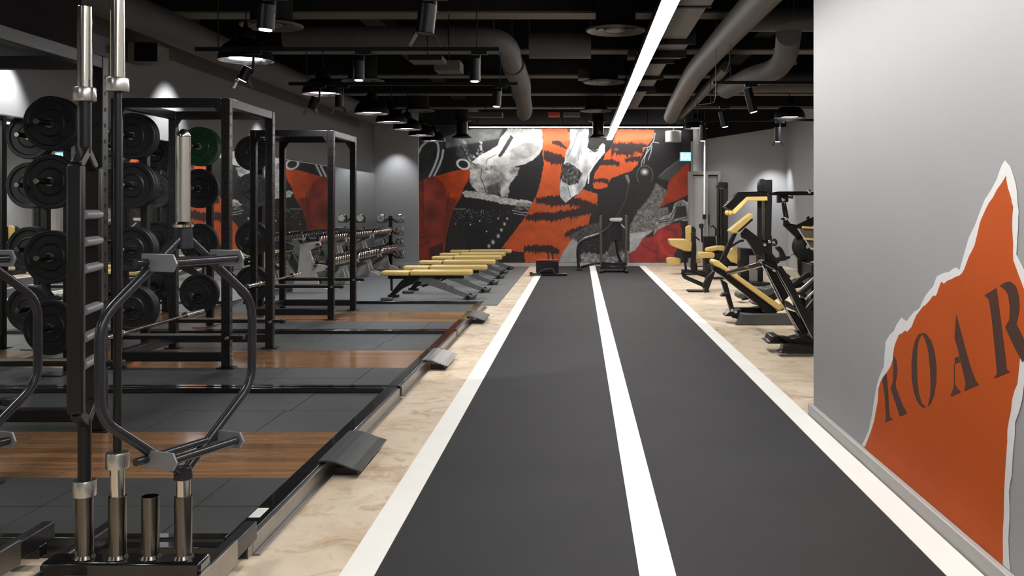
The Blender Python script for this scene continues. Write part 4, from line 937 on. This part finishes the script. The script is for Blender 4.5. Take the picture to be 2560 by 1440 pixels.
# low weighted sled
Yw = 19.9; k = Yw / F
t = thing('drag_sled', 'low drag sled with a black box on the left track lane', 'sled', P(1368, 690, Yw))
MB().box(P(1340, 0, Yw).x, P(1396, 0, Yw).x, Yw, Yw + .42, .06, P(0, 652, Yw).z).build('weight_box', 'black_steel', t, .012)
MB().box(P(1342, 0, Yw).x, P(1394, 0, Yw).x, Yw + .01, Yw + .41, P(0, 652, Yw).z - .001, P(0, 650, Yw).z).build('box_lid', 'red_paint', t, .004)
MB().box(P(1325, 0, Yw).x, P(1418, 0, Yw).x, Yw - .16, Yw - .06, .0135, .065).build('front_bar', 'gloss_black', t, .01)
MB().box(P(1345, 0, Yw).x, P(1392, 0, Yw).x, Yw - .06, Yw + .5, .0135, .055).build('skid', 'gloss_black', t, .01)
MB().tube([P(1345, 684, Yw - .05), P(1360, 674, Yw - .05), P(1382, 672, Yw - .05), P(1386, 684, Yw - .05)], .022, 10, .06).build('pull_handle', 'grip_dark', t)
for x, y0 in ((1371, 628), (1382, 624)): MB().cyl(P(x, 650, Yw + .2), P(x, y0, Yw + .2), .016, seg=12).build('weight_post', 'gunmetal', t)
MB().box(P(1325, 0, Yw).x, P(1332, 0, Yw).x, Yw - .17, Yw - .05, .065, .085).build('end_tab', 'black_steel', t)

# ================================================================== MACHINES on the right
def R(o):  # zoom coordinates of a crop -> photo pixels
    ox, oy, s = o; return lambda L: [(ox + a / s, oy + b / s) for a, b in L]
q5 = R((1700, 440, 6.0)); q6 = R((1760, 620, 5.141)); q7 = R((1880, 430, 4.965)); q1 = R((1640, 400, 2.88))
def sl(t, pts, Y, d, name, m='black_steel', bev=.008):
    mb = MB(); mb.prism([P(x, y, Y) for x, y in pts], (0, d, 0)); return mb.build(name, m, t, bev)
def bar(t, a, b, Ya, Yb, wd, name, m='black_steel', ht=None, bev=.006):
    return MB().beam(P(a[0], a[1], Ya), P(b[0], b[1], Yb), wd, ht or wd).build(name, m, t, bev)
# 1 seated machine at far left of the group
Y1 = 20.2
t = thing('seated_row_machine', 'seated machine with a wide yellow seat nearest the mural', 'gym machine', P(1735, 686, Y1))
sl(t, q1([(95,575),(110,570),(212,570),(268,600),(268,660),(205,655),(115,620),(100,605)]), Y1, .42, 'seat_pad', 'yellow_vinyl', .02)
sl(t, q1([(212,485),(225,473),(255,472),(255,590),(213,575)]), Y1 + .05, .05, 'chest_pad', 'yellow_vinyl', .015)
sl(t, q1([(226,490),(245,474),(275,480),(288,500),(285,580),(262,592),(226,585)]), Y1 + .1, .25, 'pad_back', 'rubber_black', .02)
bar(t, (1728, 583), (1749, 601), Y1 + .05, Y1 - .05, .03, 'handle', 'gloss_black')
sl(t, q1([(262,520),(285,520),(292,640),(285,760),(290,800),(262,810),(248,770),(256,640)]), Y1 - .05, .08, 'column')
sl(t, q1([(80,710),(100,702),(180,710),(178,760),(90,762),(80,740)]), Y1 + .2, .3, 'leg_pad', 'yellow_vinyl', .02)
sl(t, q1([(288,700),(325,705),(325,740),(285,745)]), Y1 + .1, .3, 'foot_pad', 'yellow_vinyl', .02)
sl(t, q1([(185,670),(265,660),(265,700),(190,715)]), Y1 + .12, .2, 'seat_frame')
for x in (1712, 1738): bar(t, (x, 648), (x + 4, 686), Y1 + .2, Y1 + .2, .05, 'frame_leg')
sl(t, q1([(198,798),(380,800),(380,832),(200,838)]), Y1 - .08, .5, 'base_plate', 'black_steel')
# 2 weight stack machine with yellow pads
Y2 = 19.0
t = thing('leg_curl_machine', 'machine with rounded yellow thigh pads in front of the narrow tower', 'gym machine', P(1800, 700, Y2))
sl(t, q5([(395,1105),(420,1080),(560,1050),(680,1050),(660,1130),(560,1115),(470,1140),(400,1140)]), Y2, .3, 'thigh_pad', 'yellow_vinyl', .02)
sl(t, q5([(280,1170),(300,1142),(515,1150),(530,1185),(515,1235),(300,1232),(285,1200)]), Y2 - .15, .3, 'front_pad', 'yellow_vinyl', .02)
sl(t, q5([(700,1160),(740,1110),(800,1070),(850,1110),(925,1210),(930,1260),(900,1305),(830,1310),(760,1285),(695,1200)]), Y2 - .1, .12, 'back_pad', 'yellow_vinyl', .02)
sl(t, q5([(370,1235),(440,1240),(440,1440),(370,1440)]), Y2, .12, 'front_leg')
sl(t, q5([(530,1170),(700,1160),(760,1290),(860,1320),(860,1350),(560,1350),(540,1250)]), Y2 + .05, .2, 'seat_frame')
bar(t, (1772, 697), (1860, 697), Y2, Y2, .06, 'base_beam')
sl(t, q5([(285,730),(310,712),(345,715),(360,740),(345,800),(350,1000),(320,1000),(315,800),(290,770)]), Y2 + .3, .06, 'lever')
sl(t, q5([(355,905),(530,905),(545,1030),(590,1060),(590,1440),(360,1440)]), Y2 + .5, .2, 'weight_housing', 'black_steel')
MB().tube([P(*q5([(450, 760)])[0], Y2 + .3), P(*q5([(490, 742)])[0], Y2 + .3), P(*q5([(540, 790)])[0], Y2 + .3), P(*q5([(535, 900)])[0], Y2 + .3)], .018, 10, .1).build('curved_handle', 'black_steel', t)
# narrow tower by the door
Yt = 20.8
t = thing('cable_tower', 'narrow dark cable tower right of the door frame', 'gym machine', P(1808, 690, Yt))
sl(t, q5([(555,120),(580,90),(722,98),(722,180),(550,180)]), Yt, .25, 'top_housing', 'gloss_black')
for a, b in ((560, 590), (652, 722)): sl(t, q5([(a, 180), (b, 180), (b, 1400), (a, 1400)]), Yt, .12, 'tower_post', 'black_steel', .01)
for a in (600, 628): MB().cyl(P(*q5([(a, 190)])[0], Yt + .1), P(*q5([(a, 930)])[0], Yt + .1), .018, seg=12).build('guide_rod', 'gunmetal', t)
sl(t, q5([(590,930),(652,930),(652,1400),(590,1400)]), Yt + .02, .1, 'weight_stack')
bar(t, (1792, 676), (1822, 676), Yt - .2, Yt - .2, .05, 'base_bar')
# 3 tower with the yellow padded lever arm
Y3 = 17.2
t = thing('lever_arm_machine', 'tall machine with a bent yellow padded arm reaching left', 'gym machine', P(1912, 700, Y3))
sl(t, q5([(1190,90),(1210,50),(1240,42),(1290,58),(1385,55),(1385,240),(1185,240),(1180,150)]), Y3, .18, 'head_housing', 'black_steel')
sl(t, q5([(1170,300),(1232,300),(1232,960),(1170,960)]), Y3 + .1, .1, 'tower_post', 'black_steel')
sl(t, q5([(1285,240),(1385,240),(1370,960),(1285,960)]), Y3, .14, 'tower_post', 'black_steel')
for a in (1245, 1268): MB().cyl(P(*q5([(a, 300)])[0], Y3 + .12), P(*q5([(a, 960)])[0], Y3 + .12), .014, seg=10).build('guide_rod', 'chrome', t)
sl(t, q5([(1170,900),(1380,900),(1390,1420),(1170,1420)]), Y3 + .16, .2, 'weight_housing')
sl(t, q5([(660,460),(880,240),(1190,232),(1320,240),(1320,310),(1000,315),(780,520),(735,500)]), Y3 - .1, .28, 'arm_cover', 'gloss_black', .012)
sl(t, q5([(775,530),(1000,312),(1315,305),(1318,372),(1020,375),(830,575),(790,575)]), Y3 - .12, .3, 'arm_pad', 'yellow_vinyl', .015)
for a, b in ((708, 550), (755, 555)): MB().ball(P(*q5([(a, b)])[0], Y3 - .05), .045, .06, .05).build('roller', 'yellow_vinyl', t)
bar(t, (1866, 711), (1936, 711), Y3, Y3, .07, 'base_beam')
sl(t, q7([(80,170),(150,160),(150,245),(80,245)]), Y3 - .12, .1, 'pivot_block', 'rail_black')
# 4 chest supported row with tilted head pad
Y4 = 16.2
t = thing('chest_supported_row', 'rowing machine with a tilted yellow chest pad and curved foot frame', 'gym machine', P(1770, 728, Y4))
sl(t, q5([(745,815),(1065,560),(1090,560),(1098,600),(1090,630),(850,845),(790,858),(750,840)]), Y4 - .15, .3, 'chest_pad', 'yellow_vinyl', .02)
sl(t, q5([(860,835),(1085,635),(1100,660),(900,835)]), Y4 - .12, .24, 'pad_plate')
sl(t, q5([(915,870),(990,775),(1060,830),(1180,920),(1300,1050),(1500,1300),(1440,1330),(1290,1250),(1130,1180),(1080,1080),(1000,960),(930,930)]), Y4 - .05, .1, 'main_beam', 'black_steel', .012)
sl(t, q5([(790,870),(860,860),(780,1040),(690,1240),(640,1310),(590,1290),(660,1150),(745,960)]), Y4 - .06, .12, 'front_strut')
sl(t, q5([(770,1040),(900,960),(960,950),(960,985),(890,1000),(750,1090)]), Y4 - .04, .08, 'brace')
MB().tube([P(1708, 680, Y4), P(1710, 692, Y4), P(1755, 711, Y4), P(1762, 716, Y4)], .035, 12, .06).build('foot_frame', 'black_steel', t)
MB().tube([P(1708, 680, Y4 + .05), P(1732, 680, Y4 + .3), P(1765, 690, Y4 + .3)], .03, 10, .1).build('foot_frame', 'black_steel', t)
sl(t, [(1770,660),(1786,664),(1786,680),(1770,728),(1760,728),(1757,712),(1763,700)], Y4, .08, 'foot_post', 'black_steel')
sl(t, [(1722,727),(1774,728),(1774,732),(1720,731)], Y4 - .05, .3, 'foot_plate', 'black_steel', .002)
MB().tube([P(*q7([(120, 880)])[0], Y4), P(*q7([(230, 1020)])[0], Y4), P(*q7([(280, 1100)])[0], Y4)], .03, 10, .05).build('handle_link', 'black_steel', t)
for a, b in ((215, 862), (158, 902)): MB().ball(P(*q7([(a, b)])[0], Y4 - .1), .03).build('knob', 'chrome', t)
MB().tube([P(*q7([(240, 850)])[0], Y4 + .1), P(*q7([(280, 835)])[0], Y4 + .1), P(*q7([(308, 870)])[0], Y4 + .1), P(*q7([(290, 910)])[0], Y4 + .1), P(*q7([(250, 900)])[0], Y4 + .1)], .022, 10, .08).build('hook', 'black_steel', t)
sl(t, q7([(290,940),(340,920),(370,940),(400,990),(425,1050),(480,1045),(475,1070),(410,1100),(300,1120),(270,1080),(350,1050),(345,1000)]), Y4 + .1, .1, 'handle_bar', 'black_steel')
bar(t, (1955, 690), (1990, 745), Y4, Y4, .08, 'rear_leg')
# 5 long inclined bench (hack squat / leg press bench)
Y5 = 11.75
t = thing('incline_lever_bench', 'inclined machine bench with a long yellow pad and grey base', 'gym machine', P(1900, 811, Y5))
sl(t, q6([(108,200),(115,165),(140,152),(190,165),(270,230),(1035,770),(965,820),(250,280),(130,228)]), Y5, .32, 'long_pad', 'yellow_vinyl', .03)
sl(t, q6([(108,240),(210,262),(260,300),(955,820),(900,850),(780,830),(740,770),(230,360),(120,290)]), Y5 + .04, .22, 'pad_frame')
sl(t, q6([(932,728),(1005,680),(1070,765),(1000,820)]), Y5 + .02, .28, 'seat_pad', 'yellow_vinyl', .02)
sl(t, q6([(215,400),(300,450),(390,780),(420,900),(370,905),(330,780)]), Y5 + .08, .1, 'front_strut')
sl(t, q6([(255,575),(330,575),(335,605),(265,625),(215,625)]), Y5 + .06, .14, 'adjust_collar')
sl(t, q6([(120,290),(150,300),(60,540),(70,570),(0,575),(10,520),(-20,510),(40,380)]), Y5 + 3.2, .1, 'far_leg')
sl(t, q6([(440,960),(410,990),(1180,1002),(1190,850),(640,850),(480,838)]), Y5 - .1, .14, 'base_beam', 'rubber_tile', .012)
sl(t, q6([(380,770),(740,770),(850,845),(490,840)]), Y5 + .25, .1, 'rear_beam')
sl(t, q6([(270,878),(330,815),(480,790),(490,840),(430,915),(340,880)]), Y5 + .05, .25, 'foot', 'black_steel')
MB().cyl(P(*q6([(362, 800)])[0], Y5 + .04), P(*q6([(362, 800)])[0], Y5 + .1), .02, seg=10).cyl(P(*q6([(408, 822)])[0], Y5 + .0), P(*q6([(408, 822)])[0], Y5 + .06), .02, seg=10).build('bolt', 'chrome', t)
# 6 leg press frame, nearest machine
Y6 = 9.35
t = thing('leg_press_frame', 'nearest dark machine frame leaning against the grey wall corner', 'gym machine', P(1985, 880, Y6))
sl(t, q6([(735,175),(780,205),(1010,680),(1060,780),(1290,1180),(1240,1130),(1060,800),(960,640)]), Y6, .10, 'rail', 'gloss_black', .006)
sl(t, q6([(940,235),(1000,230),(1130,430),(1290,760),(1430,880),(1430,1180),(1400,1165),(1200,800),(1110,600),(940,300)]), Y6 - .05, .10, 'rail', 'gloss_black', .006)
sl(t, q6([(735,175),(790,150),(960,235),(930,290),(790,262)]), Y6, .2, 'top_plate', 'black_steel', .006)
sl(t, q6([(800,270),(925,310),(1095,620),(1020,690),(960,560)]), Y6 + .06, .04, 'back_panel', 'rubber_black')
sl(t, q6([(1020,685),(1090,690),(1230,810),(1250,880),(1190,820),(1060,760)]), Y6 - .02, .12, 'cross_plate', 'gunmetal', .004)
for pts in ([(780,205),(930,285),(940,300),(785,225)], [(785,262),(800,262),(1010,680),(1000,690)], [(938,300),(950,300),(1120,600),(1240,850),(1400,1165),(1385,1160),(1225,850),(1110,610)], [(1055,790),(1065,785),(1225,1055),(1210,1060)]):
    sl(t, q6(pts), Y6 - .056, .004, 'edge_trim', 'brushed', 0)
sl(t, q6([(1060,790),(1190,830),(1330,1050),(1300,1100),(1220,1060)]), Y6 + .04, .05, 'lower_panel', 'rubber_black')
sl(t, q6([(1205,1085),(1265,1100),(1350,1070),(1320,1140),(1430,1140),(1430,1260),(1180,1240),(1110,1170),(1240,1140)]), Y6 - .02, .2, 'pivot_block', 'black_steel')
sl(t, q6([(800,1215),(850,1200),(880,1135),(970,1130),(1090,1235),(830,1232)]), Y6 + .1, .3, 'foot', 'black_steel', .01)
sl(t, q6([(970,1135),(1060,1140),(1280,1240),(1180,1250),(1090,1230)]), Y6 + .0, .1, 'diagonal_brace', 'black_steel')
sl(t, q6([(955,1345),(1000,1330),(1020,1270),(1010,1240),(1440,1250),(1440,1362),(980,1358)]), Y6 - .12, .14, 'base_beam', 'black_steel', .01)
bar(t, (1822, 682), (1906, 660), Y6 + 2.0, Y6 + .1, .045, 'link_arm', 'gloss_black')
sl(t, q6([(860,100),(960,235),(1120,370),(1100,385),(990,300),(940,240),(790,150),(760,60)]), Y6 + .12, .06, 'upper_beam', 'black_steel')
# 7 plate loaded machine behind, with slatted grid and steel rods
Y7 = 12.9
t = thing('plate_loaded_press', 'machine with a high cross bar and a plate against the far right wall', 'gym machine', P(2010, 760, Y7))
sl(t, q7([(200,262),(330,242),(640,240),(840,255),(840,290),(640,290),(330,292),(200,285)]), Y7, .06, 'cross_bar', 'black_steel')
sl(t, q7([(322,290),(455,290),(455,372),(322,385)]), Y7 - .03, .1, 'hanger_block', 'black_steel')
sl(t, q7([(455,300),(515,290),(515,335),(455,322)]), Y7, .06, 'hanger_tab', 'brown_grey')
for a, b in (((378, 380), (408, 570)), ((405, 380), (445, 580))): bar(t, q7([a])[0], q7([b])[0], Y7, Y7, .03, 'link_rod', 'gloss_black')
for p in ((388, 342), (426, 576), (712, 242)): MB().ball(P(*q7([p])[0], Y7 - .05), .028).build('bolt', 'chrome', t)
sl(t, q7([(365,570),(420,570),(480,640),(420,665),(390,665),(395,600),(365,595)]), Y7, .05, 'clevis')
sl(t, q7([(390,665),(480,640),(560,655),(840,520),(840,600),(610,790),(550,820)]), Y7 + .02, .07, 'swing_arm', 'black_steel', .01)
sl(t, q7([(680,560),(715,545),(720,590),(690,600)]), Y7 - .02, .06, 'peg')
sl(t, q7([(570,700),(840,700),(840,1010),(790,1030),(730,960)]), Y7 - .06, .02, 'grid_panel', 'brown_grey', 0)
for a, b, c, d in ((620, 685, 840, 700), (640, 826, 840, 846), (728, 950, 840, 965)):
    bar(t, q7([(a, b)])[0], q7([(c, d)])[0], Y7 - .09, Y7 - .09, .02, 'grid_rail', 'yellow_vinyl', .03)
bar(t, q7([(570, 700)])[0], q7([(735, 960)])[0], Y7 - .085, Y7 - .085, .015, 'grid_rail', 'pale_grey', .02)
c7 = P(*q7([(720, 930)])[0], Y7)
MB().lathe([(.03, 0), (.17, .0), (.2, .02), (.21, .03), (.21, .06), (.03, .06)], (c7.x, Y7 + .1, c7.z), (0, 1, 0), 36).build('cam_disc', 'rubber_black', t)
sl(t, q7([(572,1030),(630,1080),(630,1290),(600,1295),(572,1240)]), Y7 + .15, .08, 'post')
bar(t, q7([(695, 1105)])[0], q7([(635, 1250)])[0], Y7 + .15, Y7 + .15, .012, 'cable')
bar(t, q7([(480, 1035)])[0], q7([(555, 1010)])[0], Y7 + .1, Y7 + .1, .01, 'cable')
for (a, b, c, d, m, w_) in ((500, 1400, 790, 1210, 'black_steel', .05), (640, 1440, 800, 1300, 'brushed', .035), (560, 1360, 700, 1270, 'black_steel', .06)):
    bar(t, q7([(a, b)])[0], q7([(c, d)])[0], Y7 - .3, Y7 - .3, w_, 'slide_rail', m)
for (a, b, c, d, m, w_) in ((1215, 555, 1440, 360, 'brushed', .03), (1300, 660, 1440, 530, 'brushed', .03), (1230, 600, 1440, 420, 'black_steel', .05), (1330, 790, 1440, 650, 'black_steel', .06)):
    bar(t, q6([(a, b)])[0], q6([(c, d)])[0], Y7 - .5, Y7 - .5, w_, 'slide_rail', m)
sl(t, q6([(1190,570),(1260,560),(1350,630),(1330,680),(1290,640),(1210,600)]), Y7 - .5, .08, 'shoulder_block')
sl(t, q6([(1110,440),(1200,390),(1300,460),(1280,500),(1180,520),(1130,500)]), Y7 - .2, .12, 'carriage')
sl(t, q6([(1330,290),(1400,300),(1440,270),(1440,350),(1360,360)]), Y7 - .2, .1, 'carriage')
sl(t, q6([(1200,640),(1440,640),(1440,800),(1300,800)]), Y7 - .1, .06, 'base_frame')
MB().box(P(1990, 0, Y7).x, P(2110, 0, Y7).x, Y7 - .5, Y7 - .4, .001, .12).build('base_beam', 'black_steel', t, .01)
MB().box(P(2008, 0, Y7).x, P(2022, 0, Y7).x, Y7 - .45, Y7 + .2, .1, .7).build('frame_leg', 'black_steel', t, .01)
# items on floor behind the incline bench
Yk = 14.2
t = thing('seat_unit', 'dark rounded machine seat unit behind the inclined bench', 'gym machine', P(1930, 745, Yk))
sl(t, q6([(675,515),(700,505),(780,530),(830,510),(930,480),(940,560),(860,620),(790,615),(700,560)]), Yk, .3, 'seat_shell', 'rubber_tile', .02)
sl(t, q6([(820,640),(1000,550),(1010,610),(900,680)]), Yk + .02, .2, 'beam')
sl(t, q6([(425,640),(430,590),(460,570),(520,600),(545,640),(480,655)]), Yk + .1, .3, 'foot', 'rubber_tile', .02)
sl(t, q6([(615,720),(620,690),(650,690),(700,730),(840,700),(850,760),(720,750)]), Yk - .6, .3, 'foot', 'rubber_tile', .02)
bar(t, q6([(480, 640)])[0], q6([(900, 560)])[0], Yk + .2, Yk + .2, .08, 'base_beam')
# tall cabinet like stand behind tower
Ym = 18.2
t = thing('weight_stack_base', 'low dark machine base with a grey inset panel under the lever arm', 'gym machine', P(1885, 705, Ym))
sl(t, q6([(465,0),(760,20),(760,430),(470,430)]), Ym, .35, 'housing', 'black_steel', .01)
sl(t, q6([(582,95),(688,95),(688,425),(582,420)]), Ym - .01, .009, 'inset_panel', 'door_grey', 0)
sl(t, q6([(380,440),(800,440),(860,470),(400,475)]), Ym - .35, .6, 'floor_plate', 'black_steel', .002)
# hanging white cable pole in front of the door
t = thing('hanging_pole', 'thin white pole hanging in front of the door', 'pole', P(1761, 545, 20.5))
MB().cyl(P(1762, 330, 20.5), P(1761, 545, 20.5), .018, seg=14).build('rod', 'white_satin', t)
MB().box(P(1757, 0, 20.5).x, P(1765, 0, 20.5).x, 20.46, 20.54, P(0, 548, 20.5).z, P(0, 536, 20.5).z).build('end_block', 'rail_black', t, .005)
MB().cyl(P(1762, 330, 20.5), (P(1762, 330, 20.5).x, 20.5, HC), .01, seg=8).build('ceiling_stem', 'rail_black', t)
